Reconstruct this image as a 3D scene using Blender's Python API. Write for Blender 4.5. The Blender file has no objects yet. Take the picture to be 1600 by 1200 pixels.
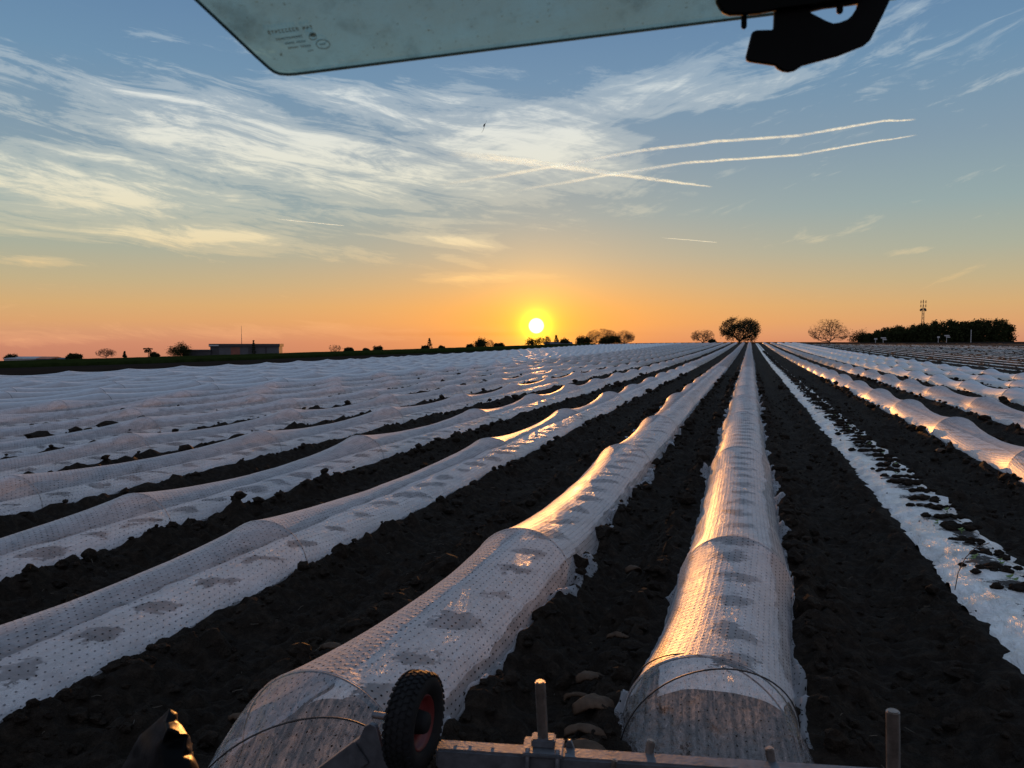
import bpy, bmesh, math, random
import numpy as np
from mathutils import Vector, Matrix
R = math.radians
rng = random.Random(7)
nrng = np.random.default_rng(11)
sc = bpy.context.scene
COL = sc.collection

# ------------------------------------------------------------------ camera
H_CAM = 2.1
YAW, PITCH, FPX = R(17.2), R(3.27), 1200.0
cam_d = bpy.data.cameras.new("camera")
cam = bpy.data.objects.new("camera", cam_d)
COL.objects.link(cam)
cam.location = (0, 0, H_CAM)
cam.rotation_euler = (R(90) - PITCH, 0, YAW)
cam_d.sensor_width = 36
cam_d.lens = 27
cam_d.clip_start = 0.05
cam_d.clip_end = 200000
cam_d.dof.use_dof = True
cam_d.dof.focus_distance = 14
cam_d.dof.aperture_fstop = 8.5
sc.camera = cam
CAM = Vector((0, 0, H_CAM))
FWD = Vector((-math.sin(YAW) * math.cos(PITCH), math.cos(YAW) * math.cos(PITCH), -math.sin(PITCH)))
RGT = Vector((math.cos(YAW), math.sin(YAW), 0))
UPV = RGT.cross(FWD)
FH = Vector((-math.sin(YAW), math.cos(YAW), 0))


def ray(px, py):
    return FWD + RGT * ((px - 800) / FPX) - UPV * ((py - 600) / FPX)


def at(px, py, d):
    return CAM + ray(px, py) * d


def on_z(px, py, z):
    r = ray(px, py)
    return CAM + r * ((z - H_CAM) / r.z)


def on_plane(px, py, p0, n):
    r = ray(px, py)
    return CAM + r * ((p0 - CAM).dot(n) / r.dot(n))


# ------------------------------------------------------------------ helpers
def prop(o, label=None, cat=None, group=None, kind=None):
    for k, v in (("label", label), ("category", cat), ("group", group), ("kind", kind)):
        if v:
            o[k] = v
    return o


def empty(name, loc, label=None, cat=None, group=None):
    o = bpy.data.objects.new(name, None)
    o.empty_display_size = 0.1
    o.location = loc
    COL.objects.link(o)
    return prop(o, label, cat, group)


def link_mesh(name, me, mats, parent=None):
    for m in (mats if isinstance(mats, (list, tuple)) else [mats]):
        me.materials.append(m)
    o = bpy.data.objects.new(name, me)
    COL.objects.link(o)
    if parent is not None:
        o.parent = parent
        o.matrix_parent_inverse = Matrix.Translation(-Vector(parent.location))
    return o


def mesh_np(name, V, F, mats, parent=None, smooth=True, uv=None, matidx=None):
    """V (n,3); F (m,k) quads or triangles, world coordinates"""
    V = np.asarray(V, dtype=np.float32)
    F = np.asarray(F, dtype=np.int32)
    me = bpy.data.meshes.new(name)
    k = F.shape[1]
    me.vertices.add(len(V))
    me.vertices.foreach_set("co", V.ravel())
    me.loops.add(F.size)
    me.loops.foreach_set("vertex_index", F.ravel())
    me.polygons.add(len(F))
    me.polygons.foreach_set("loop_start", np.arange(0, F.size, k, dtype=np.int32))
    me.polygons.foreach_set("loop_total", np.full(len(F), k, dtype=np.int32))
    me.polygons.foreach_set("use_smooth", np.full(len(F), smooth, dtype=bool))
    if matidx is not None:
        me.polygons.foreach_set("material_index", np.asarray(matidx, dtype=np.int32))
    if uv is not None:
        l = me.uv_layers.new(name="UVMap")
        l.data.foreach_set("uv", np.asarray(uv, dtype=np.float32)[F.ravel()].ravel())
    me.update(calc_edges=True)
    return link_mesh(name, me, mats, parent)


def grid_faces(nr, nc):
    i = np.arange(nr - 1)[:, None]
    j = np.arange(nc - 1)[None, :]
    a = i * nc + j
    return np.stack([a, a + 1, a + nc + 1, a + nc], -1).reshape(-1, 4)


def bm_obj(name, bm, mat, parent=None, smooth=False, bevel=0.0):
    if bevel:
        bmesh.ops.bevel(bm, geom=[e for e in bm.edges if e.calc_face_angle(0) > 0.5], offset=bevel, segments=2, affect='EDGES', clamp_overlap=True)
    me = bpy.data.meshes.new(name)
    bmesh.ops.recalc_face_normals(bm, faces=bm.faces)
    bm.to_mesh(me)
    bm.free()
    if smooth:
        me.polygons.foreach_set("use_smooth", np.ones(len(me.polygons), dtype=bool))
    return link_mesh(name, me, mat, parent)


def add_box(bm, c, size, rot=None):
    M = Matrix.Translation(Vector(c)) @ (rot.to_4x4() if rot else Matrix.Identity(4)) @ Matrix.Diagonal((*size, 1))
    bmesh.ops.create_cube(bm, size=1, matrix=M)


def add_cyl(bm, a, b, r1, r2=None, n=14, caps=True):
    a, b = Vector(a), Vector(b)
    r2 = r1 if r2 is None else r2
    d = b - a
    q = Vector((0, 0, 1)).rotation_difference(d).to_matrix().to_4x4()
    bmesh.ops.create_cone(bm, cap_ends=caps, segments=n, radius1=r1, radius2=r2, depth=d.length, matrix=Matrix.Translation((a + b) / 2) @ q)


def tube_np(pts, rad, n=6):
    """swept tube along a polyline -> V, F"""
    P = np.asarray(pts, dtype=float)
    m = len(P)
    rad = np.broadcast_to(np.asarray(rad, dtype=float), (m,))
    T = np.gradient(P, axis=0)
    T /= np.linalg.norm(T, axis=1)[:, None] + 1e-9
    ref = np.array([0.0, 0.0, 1.0])
    if abs(T[:, 2]).mean() > 0.9:
        ref = np.array([0.0, 1.0, 0.0])
    A = np.cross(T, ref)
    bad = np.linalg.norm(A, axis=1) < 1e-4
    A[bad] = np.cross(T[bad], [0.3, 0.8, 0.1])
    A /= np.linalg.norm(A, axis=1)[:, None]
    B = np.cross(T, A)
    th = np.arange(n) * 2 * math.pi / n
    V = P[:, None, :] + rad[:, None, None] * (np.cos(th)[None, :, None] * A[:, None, :] + np.sin(th)[None, :, None] * B[:, None, :])
    i = np.arange(m - 1)[:, None]
    j = np.arange(n)[None, :]
    a = i * n + j
    b = i * n + (j + 1) % n
    F = np.stack([a, b, b + n, a + n], -1).reshape(-1, 4)
    return V.reshape(-1, 3), F


def poly_plate(name, outer, holes, thick, bevel, xf, mat, parent=None):
    """flat outline with holes, extruded; outline in the plate's own 2-D metres, xf = 4x4 to world"""
    cu = bpy.data.curves.new(name, 'CURVE')
    cu.dimensions = '2D'
    cu.fill_mode = 'BOTH'
    cu.extrude = thick / 2
    cu.bevel_depth = bevel
    cu.bevel_resolution = 2
    for loop in [outer] + list(holes):
        s = cu.splines.new('POLY')
        s.points.add(len(loop) - 1)
        for p, (x, y) in zip(s.points, loop):
            p.co = (x, y, 0, 1)
        s.use_cyclic_u = True
    tmp = bpy.data.objects.new(name, cu)
    COL.objects.link(tmp)
    me = bpy.data.meshes.new_from_object(tmp.evaluated_get(bpy.context.evaluated_depsgraph_get()))
    bpy.data.objects.remove(tmp)
    me.transform(xf)
    me.materials.clear()
    me.name = name
    return link_mesh(name, me, mat, parent)


# numpy noise --------------------------------------------------------
def _h(ix, iy, s):
    h = (ix.astype(np.int64) * 374761393 + iy.astype(np.int64) * 668265263 + s * 974634777) & 0xffffffff
    h = ((h ^ (h >> 13)) * 1274126177) & 0xffffffff
    return ((h ^ (h >> 16)) & 0xffff) / 65535.0


def vn(x, y, s=0):
    x = np.asarray(x, dtype=float)
    y = np.asarray(y, dtype=float)
    ix, iy = np.floor(x), np.floor(y)
    fx, fy = x - ix, y - iy
    fx = fx * fx * (3 - 2 * fx)
    fy = fy * fy * (3 - 2 * fy)
    a, b = _h(ix, iy, s), _h(ix + 1, iy, s)
    c, d = _h(ix, iy + 1, s), _h(ix + 1, iy + 1, s)
    return (a + (b - a) * fx) * (1 - fy) + (c + (d - c) * fx) * fy


def fbm(x, y, s=0, o=4):
    t, a, n = 0, 0.5, 0
    for k in range(o):
        t = t + a * vn(x * 2 ** k + 13.1 * k, y * 2 ** k - 7.7 * k, s + k)
        n += a
        a *= 0.5
    return t / n


def sstep(a, b, x):
    t = np.clip((np.asarray(x, dtype=float) - a) / (b - a), 0, 1)
    return t * t * (3 - 2 * t)


# ------------------------------------------------------------------ materials
def srgb(r, g, b):
    f = lambda c: (c / 255 / 12.92) if c / 255 <= 0.04045 else ((c / 255 + 0.055) / 1.055) ** 2.4
    return (f(r), f(g), f(b), 1)


class NT:
    def __init__(self, nt):
        self.nt = nt

    def n(self, t, **kw):
        nd = self.nt.nodes.new(t)
        for k, v in kw.items():
            if k.startswith("i_"):
                key = k[2:]
                key = int(key) if key.isdigit() else key
                self.set(nd, key, v)
            else:
                setattr(nd, k, v)
        return nd

    def set(self, nd, key, v):
        s = nd.inputs[key]
        if isinstance(v, bpy.types.NodeSocket):
            self.nt.links.new(v, s)
        else:
            s.default_value = v

    def m(self, op, a, b=0.0, c=None, clamp=False):
        nd = self.nt.nodes.new("ShaderNodeMath")
        nd.operation = op
        nd.use_clamp = clamp
        self.set(nd, 0, a)
        self.set(nd, 1, b)
        if c is not None:
            self.set(nd, 2, c)
        return nd.outputs[0]

    def mixc(self, f, a, b, bt='MIX'):
        nd = self.nt.nodes.new("ShaderNodeMix")
        nd.data_type = 'RGBA'
        nd.blend_type = bt
        self.set(nd, 0, f)
        self.set(nd, 6, a)
        self.set(nd, 7, b)
        return nd.outputs[2]

    def mixs(self, f, a, b):
        nd = self.nt.nodes.new("ShaderNodeMixShader")
        self.set(nd, 0, f)
        self.set(nd, 1, a)
        self.set(nd, 2, b)
        return nd.outputs[0]

    def ramp(self, f, stops, interp='LINEAR'):
        nd = self.nt.nodes.new("ShaderNodeValToRGB")
        cr = nd.color_ramp
        cr.interpolation = interp
        while len(cr.elements) < len(stops):
            cr.elements.new(0.5)
        for e, (p, c) in zip(cr.elements, stops):
            e.position = p
            e.color = c if len(c) == 4 else (*c, 1)
        self.set(nd, 0, f)
        return nd.outputs[0]

    def noise(self, vec, scale, detail=3, rough=0.55, dist=0.0, dim='3D'):
        nd = self.n("ShaderNodeTexNoise", noise_dimensions=dim)
        if vec is not None:
            self.set(nd, "Vector", vec)
        self.set(nd, "Scale", scale)
        self.set(nd, "Detail", detail)
        self.set(nd, "Roughness", rough)
        self.set(nd, "Distortion", dist)
        return nd.outputs[0]

    def scale(self, vec, s):
        nd = self.n("ShaderNodeVectorMath", operation='MULTIPLY')
        self.set(nd, 0, vec)
        nd.inputs[1].default_value = s
        return nd.outputs[0]

    def bump(self, h, strength, dist):
        nd = self.n("ShaderNodeBump")
        self.set(nd, "Height", h)
        self.set(nd, "Strength", strength)
        self.set(nd, "Distance", dist)
        return nd.outputs[0]


def material(name):
    m = bpy.data.materials.new(name)
    m.use_nodes = True
    m.node_tree.nodes.clear()
    t = NT(m.node_tree)
    out = t.n("ShaderNodeOutputMaterial")
    return m, t, (lambda s: m.node_tree.links.new(s, out.inputs[0]))


def simple(name, col, rough=0.6, metal=0.0, var=0.25, scale=8.0, bump=0.0, spec=0.5, bscale=None):
    m, t, out = material(name)
    co = t.n("ShaderNodeTexCoord").outputs["Object"]
    n = t.noise(co, scale, 5, 0.6)
    c2 = tuple(min(1, x * (1 + var)) for x in col[:3]) + (1,)
    c1 = tuple(x * (1 - var) for x in col[:3]) + (1,)
    p = t.n("ShaderNodeBsdfPrincipled")
    t.set(p, "Base Color", t.ramp(n, [(0.3, c1), (0.7, c2)]))
    p.inputs["Roughness"].default_value = rough
    p.inputs["Metallic"].default_value = metal
    p.inputs["Specular IOR Level"].default_value = spec
    if bump:
        t.set(p, "Normal", t.bump(t.noise(co, bscale or scale * 4, 4), 0.6, bump))
    out(p.outputs[0])
    return m


M = {}
# soil: dark, lumpy, slightly damp
m, t, out = material("soil")
geo = t.n("ShaderNodeNewGeometry").outputs["Position"]
n1 = t.noise(geo, 0.9, 5, 0.6)
n2 = t.noise(geo, 14.0, 5, 0.65)
n3 = t.noise(geo, 55.0, 4, 0.65)
c = t.mixc(n1, (0.0130, 0.0094, 0.0066, 1), (0.024, 0.0182, 0.0135, 1))
c = t.mixc(t.ramp(n2, [(0.45, (0, 0, 0)), (0.75, (1, 1, 1))]), c, (0.044, 0.033, 0.024, 1))
p = t.n("ShaderNodeBsdfPrincipled")
t.set(p, "Base Color", c)
p.inputs["Roughness"].default_value = 0.85
p.inputs["Specular IOR Level"].default_value = 0.08
hh = t.m('ADD', t.m('MULTIPLY', n2, 1.0), t.m('MULTIPLY', n3, 0.45))
t.set(p, "Normal", t.bump(hh, 1.0, 0.07))
out(p.outputs[0])
M["soil"] = m

M["slab"] = simple("smeared_clay", (0.065, 0.042, 0.027), 0.7, 0, 0.35, 18, 0.004, 0.15, 60)
M["land"] = simple("bare_land", (0.022, 0.018, 0.015), 0.95, 0, 0.3, 0.3, 0.0, 0.0)
M["crop"] = simple("green_crop", (0.016, 0.024, 0.007), 0.9, 0, 0.35, 0.8, 0.05, 0.0, 5)


def film_mat(name, clear, holes=True, gloss=0.13, rough=0.52, tint=(0.62, 0.62, 0.645), hr=0.0050, streak=False, rim=0.15):
    m, t, out = material(name)
    uv = t.n("ShaderNodeUVMap").outputs[0]
    # wrinkles: fine ribs along the row plus cross-crinkles
    w1 = t.noise(t.scale(uv, (55, 1.6, 1)), 1.0, 3, 0.6, 0.4)
    w2 = t.noise(t.scale(uv, (9, 5, 1)), 1.0, 4, 0.6, 0.6)
    w3 = t.noise(t.scale(uv, (34, 15, 1)), 1.0, 4, 0.65, 1.2)
    hgt = t.m('ADD', t.m('ADD', t.m('MULTIPLY', w1, 0.6), t.m('MULTIPLY', w2, 1.1)), t.m('MULTIPLY', w3, 0.55))
    if holes:
        q = t.scale(uv, (1 / 0.042, 1 / 0.058, 1))
        sep = t.n("ShaderNodeSeparateXYZ")
        t.set(sep, 0, q)
        row = t.m('FLOOR', sep.outputs[0])
        off = t.m('MULTIPLY', t.m('MODULO', row, 2.0), 0.5)
        fx = t.m('SUBTRACT', t.m('FRACT', sep.outputs[0]), 0.5)
        fy = t.m('SUBTRACT', t.m('FRACT', t.m('ADD', sep.outputs[1], off)), 0.5)
        dx = t.m('MULTIPLY', fx, 0.042)
        dy = t.m('MULTIPLY', fy, 0.058 * 0.62)
        r = t.m('SQRT', t.m('ADD', t.m('MULTIPLY', dx, dx), t.m('MULTIPLY', dy, dy)))
        hole = t.m('LESS_THAN', r, t.m('MULTIPLY_ADD', t.noise(t.scale(uv, (7, 4, 1)), 1.0, 3, 0.6), hr * 2.2, -hr * 0.15))
        # the film puckers round each punched hole
        hgt = t.m('ADD', hgt, t.ramp(t.m('DIVIDE', r, 0.02), [(0.2, (0.22, 0.22, 0.22)), (0.9, (0, 0, 0))]))
    nrm = t.bump(hgt, 0.55, 0.012)
    dirt = t.noise(t.scale(uv, (5, 3, 1)), 1.0, 5, 0.65)
    col = t.mixc(t.ramp(dirt, [(0.42, (0, 0, 0)), (0.72, (1, 1, 1))]), (*tint, 1), (0.52, 0.51, 0.52, 1))
    dif = t.n("ShaderNodeBsdfDiffuse")
    t.set(dif, 0, col)
    t.set(dif, "Normal", nrm)
    tr = t.n("ShaderNodeBsdfTranslucent")
    t.set(tr, 0, col)
    t.set(tr, "Normal", nrm)
    body = t.mixs(0.5, dif.outputs[0], tr.outputs[0])
    tp = t.n("ShaderNodeBsdfTransparent")
    tp.inputs[0].default_value = (0.95, 0.96, 0.98, 1)
    if clear > 0:
        cl = t.m('MULTIPLY', t.ramp(t.m('MULTIPLY_ADD', w1, 0.4, t.m('MULTIPLY', w3, 0.6)) if streak else w2, [(0.36, (0.72, 0.72, 0.72)), (0.56, (1.08, 1.08, 1.08))] if streak else [(0.35, (0.72, 0.72, 0.72)), (0.68, (1.15, 1.15, 1.15))]), clear, clamp=True)
        body = t.mixs(cl, body, tp.outputs[0])
    gl = t.n("ShaderNodeBsdfGlossy")
    gl.inputs["Roughness"].default_value = rough
    gl.inputs[0].default_value = (1, 1, 1, 1)
    t.set(gl, "Normal", nrm)
    lw = t.n("ShaderNodeLayerWeight")
    lw.inputs[0].default_value = 0.5
    t.set(lw, "Normal", nrm)
    f = t.m('POWER', lw.outputs["Facing"], 3.0)
    f = t.m('MULTIPLY_ADD', f, rim, gloss * 0.25, clamp=True)
    body = t.mixs(f, body, gl.outputs[0])
    if holes:
        hole_shade = t.n("ShaderNodeBsdfTransparent")
        hole_shade.inputs[0].default_value = (0.33, 0.33, 0.35, 1)  # open holes tinted dark: shade of the tunnel interior put into their colour
        body = t.mixs(hole, body, hole_shade.outputs[0])
    out(body)
    return m


M["film_near"] = film_mat("perforated_film", 0.60)
M["film_end"] = film_mat("clear_end_film", 0.88, True, 0.3, 0.24, (0.66, 0.66, 0.68), hr=0.0030, streak=True)
M["film_mid"] = film_mat("perforated_film_mid", 0.66, hr=0.0047, rim=0.28)
M["film_far"] = film_mat("film_far", 0.0, False, 0.14, 0.48, (0.68, 0.665, 0.68), rim=0.6)

# white mulch sheet with soil stains
m, t, out = material("white_mulch")
uv = t.n("ShaderNodeUVMap").outputs[0]
geo = t.n("ShaderNodeNewGeometry").outputs["Position"]
sepu = t.n("ShaderNodeSeparateXYZ")
t.set(sepu, 0, uv)
wob = t.noise(geo, 3.0, 3, 0.6)
fy = t.m('SUBTRACT', t.m('FRACT', t.m('ADD', t.m('MULTIPLY', sepu.outputs[1], 1 / 0.62), t.m('MULTIPLY', wob, 1.1))), 0.5)
fx = t.m('ADD', sepu.outputs[0], t.m('MULTIPLY_ADD', t.noise(geo, 1.7, 2), 0.3, -0.20))
dd = t.m('SQRT', t.m('ADD', t.m('MULTIPLY', t.m('MULTIPLY', fx, fx), 26.0), t.m('MULTIPLY', t.m('MULTIPLY', fy, fy), 15.0)))
dd = t.m('ADD', dd, t.m('MULTIPLY_ADD', t.noise(geo, 16.0, 5, 0.7), 1.9, -0.95))
dd = t.m('ADD', dd, t.m('MULTIPLY_ADD', t.noise(geo, 1.1, 2, 0.5), 1.6, -1.0))
spot = t.m('SUBTRACT', 1.0, t.ramp(dd, [(0.55, (0, 0, 0)), (0.72, (1, 1, 1))]))
spk = t.ramp(t.noise(geo, 22.0, 5, 0.75), [(0.64, (0, 0, 0)), (0.70, (1, 1, 1))])
dirt = t.m('MAXIMUM', spot, spk)
film = t.ramp(t.noise(geo, 4.0, 4, 0.6), [(0.35, (0.78, 0.78, 0.76)), (0.7, (0.52, 0.51, 0.49))])
c = t.mixc(dirt, film, (0.035, 0.030, 0.026, 1))
p = t.n("ShaderNodeBsdfPrincipled")
t.set(p, "Base Color", c)
t.set(p, "Roughness", t.m('MULTIPLY_ADD', dirt, 0.5, 0.33))
w = t.noise(t.scale(uv, (14, 7, 1)), 1.0, 4, 0.65, 1.0)
t.set(p, "Normal", t.bump(w, 1.0, 0.06))
out(p.outputs[0])
M["mulch"] = m

M["hoop"] = simple("hoop_wire", (0.035, 0.033, 0.032), 0.5, 0.6)
M["galv"] = simple("galvanised_steel", (0.13, 0.14, 0.155), 0.5, 0.75, 0.3, 25, 0.001)
M["steel"] = simple("worn_steel", (0.26, 0.22, 0.19), 0.38, 0.9, 0.35, 30, 0.001)
M["rubber"] = simple("tyre_rubber", (0.009, 0.009, 0.0095), 0.75, 0, 0.3, 30, 0.0005, 0.15)
M["red"] = simple("red_rim", (0.09, 0.008, 0.008), 0.5, 0, 0.25, 12)
M["blackplastic"] = simple("black_sheet", (0.003, 0.003, 0.0035), 0.4, 0, 0.2, 10, 0.002, 0.04)
M["latch"] = simple("black_latch", (0.004, 0.004, 0.004), 0.7, 0, 0.2, 20, 0.0, 0.1)
M["bark"] = simple("bark", (0.045, 0.035, 0.028), 0.95, 0, 0.3, 3)
M["leaf"] = simple("dark_leaf", (0.026, 0.031, 0.013), 0.85, 0, 0.5, 0.6, 0, 0.0)
M["needle"] = simple("conifer_needle", (0.018, 0.026, 0.014), 0.85, 0, 0.4, 0.6, 0, 0.0)
M["twig"] = simple("bare_twig", (0.075, 0.052, 0.038), 0.95, 0, 0.3, 3, 0, 0.1)
M["seed"] = simple("seedling_green", (0.10, 0.16, 0.03), 0.5, 0, 0.3, 30)
M["wall"] = simple("grey_cladding", (0.07, 0.072, 0.08), 0.7, 0, 0.15, 0.5)
M["roof"] = simple("dark_roof", (0.035, 0.034, 0.038), 0.7, 0, 0.2, 0.5)
M["door"] = simple("red_brown_door", (0.18, 0.06, 0.04), 0.6, 0, 0.2, 0.5)
M["signw"] = simple("pale_sign", (0.42, 0.42, 0.42), 0.6, 0, 0.15, 2)
M["barn"] = simple("barn_sheet", (0.30, 0.29, 0.29), 0.6, 0, 0.15, 0.4)
M["tile"] = simple("orange_tile", (0.35, 0.14, 0.08), 0.8, 0, 0.2, 0.5)
M["mast"] = simple("mast_steel", (0.06, 0.06, 0.06), 0.8, 0, 0.15, 1, 0, 0.1)
M["bird"] = simple("dark_feather", (0.03, 0.028, 0.026), 0.8)

# tinted dusty glass
m, t, out = material("tinted_glass")
co = t.n("ShaderNodeTexCoord").outputs["Object"]
d1 = t.ramp(t.noise(co, 130, 4, 0.65), [(0.635, (0, 0, 0)), (0.74, (1, 1, 1))])
d2 = t.noise(co, 6, 5, 0.7)
tp = t.n("ShaderNodeBsdfTransparent")
tp.inputs[0].default_value = (0.82, 0.94, 0.87, 1)
df = t.n("ShaderNodeBsdfTranslucent")
df.inputs[0].default_value = (0.17, 0.25, 0.235, 1)
f = t.m('ADD', t.m('MULTIPLY', d1, 0.45), t.m('MULTIPLY_ADD', d2, 0.5, 0.12), clamp=True)
s = t.mixs(f, tp.outputs[0], df.outputs[0])
gl = t.n("ShaderNodeBsdfGlossy")
gl.inputs["Roughness"].default_value = 0.03
dk = t.n("ShaderNodeBsdfDiffuse")
dk.inputs[0].default_value = (0.05, 0.042, 0.03, 1)
d3 = t.ramp(t.noise(t.scale(co, (1, 1, 1)), 14, 6, 0.75), [(0.52, (0, 0, 0)), (0.78, (1, 1, 1))])
s = t.mixs(t.m('ADD', t.m('MULTIPLY', d1, 0.6), t.m('MULTIPLY', d3, 0.35), clamp=True), s, dk.outputs[0])
s = t.mixs(0.03, s, gl.outputs[0])
out(s)
M["glass"] = m

# contrail: ice cloud, soft-edged, lets light through
m, t, out = material("ice_trail")
uvn = t.n("ShaderNodeUVMap").outputs[0]
sp = t.n("ShaderNodeSeparateXYZ")
t.set(sp, 0, uvn)
n = t.noise(t.scale(uvn, (90, 2.2, 1)), 1.0, 5, 0.7, 0.5)
prof = t.m('SUBTRACT', 1.0, t.m('POWER', t.m('ABSOLUTE', sp.outputs[1]), 0.9), clamp=True)
a = t.m('MULTIPLY', prof, t.ramp(n, [(0.36, (0.05, 0.05, 0.05)), (0.60, (1, 1, 1))]))
n2 = t.noise(t.scale(uvn, (7, 0.2, 1)), 1.0, 2, 0.5)
a = t.m('MULTIPLY', a, t.ramp(n2, [(0.3, (0.42, 0.42, 0.42)), (0.6, (1, 1, 1))]))
ends = t.m('MULTIPLY', t.ramp(sp.outputs[0], [(0.0, (0, 0, 0)), (0.06, (1, 1, 1))]), t.ramp(sp.outputs[0], [(0.86, (1, 1, 1)), (1.0, (0, 0, 0))]))
a = t.m('MULTIPLY', t.m('MULTIPLY', a, ends), 0.8)
tp = t.n("ShaderNodeBsdfTransparent")
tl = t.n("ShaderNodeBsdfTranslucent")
tl.inputs[0].default_value = (1.4, 2.3, 2.5, 1)  # over-bright colour: forward-scattered sunlight put into the trail's tint
df = t.n("ShaderNodeBsdfDiffuse")
df.inputs[0].default_value = (0.95, 0.95, 0.95, 1)
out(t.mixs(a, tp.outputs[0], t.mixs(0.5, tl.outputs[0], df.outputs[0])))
M["trail"] = m

# ------------------------------------------------------------------ sky + sun
sun_dir = ray(838, 509).normalized()
SUN_EL = math.asin(sun_dir.z)
SUN_AZ = math.atan2(sun_dir.x, sun_dir.y)        # clockwise from +Y
world = bpy.data.worlds.new("World")
sc.world = world
world.use_nodes = True
nt = world.node_tree
nt.nodes.clear()
t = NT(nt)
wout = t.n("ShaderNodeOutputWorld")
gen = t.n("ShaderNodeTexCoord").outputs["Generated"]
sep = t.n("ShaderNodeSeparateXYZ")
t.set(sep, 0, gen)
el = t.m('ARCSINE', sep.outputs[2])              # radians above the horizon


def dotv(v):
    nd = t.n("ShaderNodeVectorMath", operation='DOT_PRODUCT')
    t.set(nd, 0, gen)
    nd.inputs[1].default_value = v
    return nd.outputs["Value"]


az = t.m('ARCTAN2', dotv(RGT), dotv(FH))         # compass bearing, radians


def azel(px, py):
    r = ray(px, py).normalized()
    return math.atan2(r.dot(RGT), r.dot(FH)), math.asin(r.z)


e01 = t.m('DIVIDE', t.m('ADD', el, R(5)), R(95), clamp=True)
E = lambda d: (d + 5) / 95
base = t.ramp(e01, [(E(-5), srgb(150, 90, 80)), (E(-0.3), srgb(200, 134, 108)), (E(0.5), srgb(208, 150, 114)), (E(1.3), srgb(212, 160, 112)), (E(2.4), srgb(206, 168, 118)),
                    (E(4), srgb(186, 172, 136)), (E(6), srgb(164, 171, 154)), (E(9), srgb(142, 164, 166)), (E(13), srgb(126, 151, 168)),
                    (E(18), srgb(106, 141, 170)), (E(24), srgb(90, 124, 162)), (E(34), srgb(100, 130, 166)), (E(55), srgb(132, 152, 180)), (E(90), srgb(146, 162, 186))])
anti = t.ramp(e01, [(E(-5), srgb(120, 118, 128)), (E(0), srgb(150, 142, 152)), (E(6), srgb(176, 158, 166)), (E(15), srgb(168, 172, 190)), (E(40), srgb(145, 159, 184)), (E(90), srgb(146, 162, 186))])
cs = dotv((sun_dir.x, sun_dir.y, sun_dir.z))
back = t.ramp(t.m('MULTIPLY_ADD', cs, 0.5, 0.5), [(0.25, (1, 1, 1)), (0.8, (0, 0, 0))])
sky = t.mixc(back, base, anti)
# physical sky blended in
nish = t.n("ShaderNodeTexSky", sky_type='NISHITA')
nish.sun_disc = False
nish.sun_elevation = SUN_EL
nish.sun_rotation = SUN_AZ
nish.air_density = 1.0
nish.dust_density = 1.5
nis = t.mixc(1.0, nish.outputs[0], (0.06, 0.06, 0.06, 1), 'MULTIPLY')
sky = t.mixc(0.12, sky, nis)
# cirrus
uvv = t.n("ShaderNodeCombineXYZ")
t.set(uvv, 0, az)
t.set(uvv, 1, el)
blobs = [(470, 245, 330, 62, 9, 1.0), (120, 290, 260, 60, 3, 0.95), (820, 220, 200, 60, 10, 1.0), (600, 175, 170, 34, 10, 0.8), (1000, 150, 190, 40, -14, 0.85),
         (1260, 105, 230, 34, -16, 0.5), (1480, 80, 200, 40, -16, 0.36), (330, 368, 230, 26, 3, 0.85), (640, 300, 200, 36, 4, 0.6), (690, 376, 100, 11, 3, 0.8), (770, 433, 130, 9, -1, 0.85),
         (30, 410, 80, 9, -3, 0.7), (20, 145, 60, 40, 30, 0.6), (350, 520, 330, 13, 0, 0.62), (100, 528, 160, 9, -3, 0.6), (1040, 330, 200, 20, 4, 0.4), (720, 410, 60, 9, 18, 0.6), (1440, 392, 60, 7, 0, 0.5), (1230, 130, 300, 60, -16, 0.28)]
mask = 0.0
for (bx, by, rx, ry, ang, wgt) in blobs:
    a0, e0 = azel(bx, by)
    du = t.m('SUBTRACT', az, a0)
    dv = t.m('SUBTRACT', el, e0)
    ca, sa = math.cos(R(-ang)), math.sin(R(-ang))
    uu = t.m('DIVIDE', t.m('MULTIPLY_ADD', du, ca, t.m('MULTIPLY', dv, sa)), rx / FPX)
    vv = t.m('DIVIDE', t.m('MULTIPLY_ADD', dv, ca, t.m('MULTIPLY', du, -sa)), ry / FPX)
    q = t.m('ADD', t.m('MULTIPLY', uu, uu), t.m('MULTIPLY', vv, vv))
    g = t.m('MULTIPLY', t.m('EXPONENT', t.m('MULTIPLY', q, -0.8)), wgt)
    mask = g if isinstance(mask, float) else t.m('MAXIMUM', mask, g)


def rotcoord(ang, sx, sy, warp):
    mp = t.n("ShaderNodeMapping", vector_type='POINT')
    t.set(mp, 0, uvv.outputs[0])
    mp.inputs["Rotation"].default_value = (0, 0, R(ang))
    wn = t.n("ShaderNodeTexNoise", noise_dimensions='2D')
    t.set(wn, "Vector", uvv.outputs[0])
    wn.inputs["Scale"].default_value = 5.0
    wn.inputs["Detail"].default_value = 3
    ws = t.n("ShaderNodeVectorMath", operation='SUBTRACT')
    t.set(ws, 0, wn.outputs["Color"])
    ws.inputs[1].default_value = (0.5, 0.5, 0.5)
    wm = t.n("ShaderNodeVectorMath", operation='MULTIPLY_ADD')
    t.set(wm, 0, ws.outputs[0])
    wm.inputs[1].default_value = (warp, warp, 0)
    t.set(wm, 2, mp.outputs[0])
    return t.scale(wm.outputs[0], (sx, sy, 1))


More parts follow.
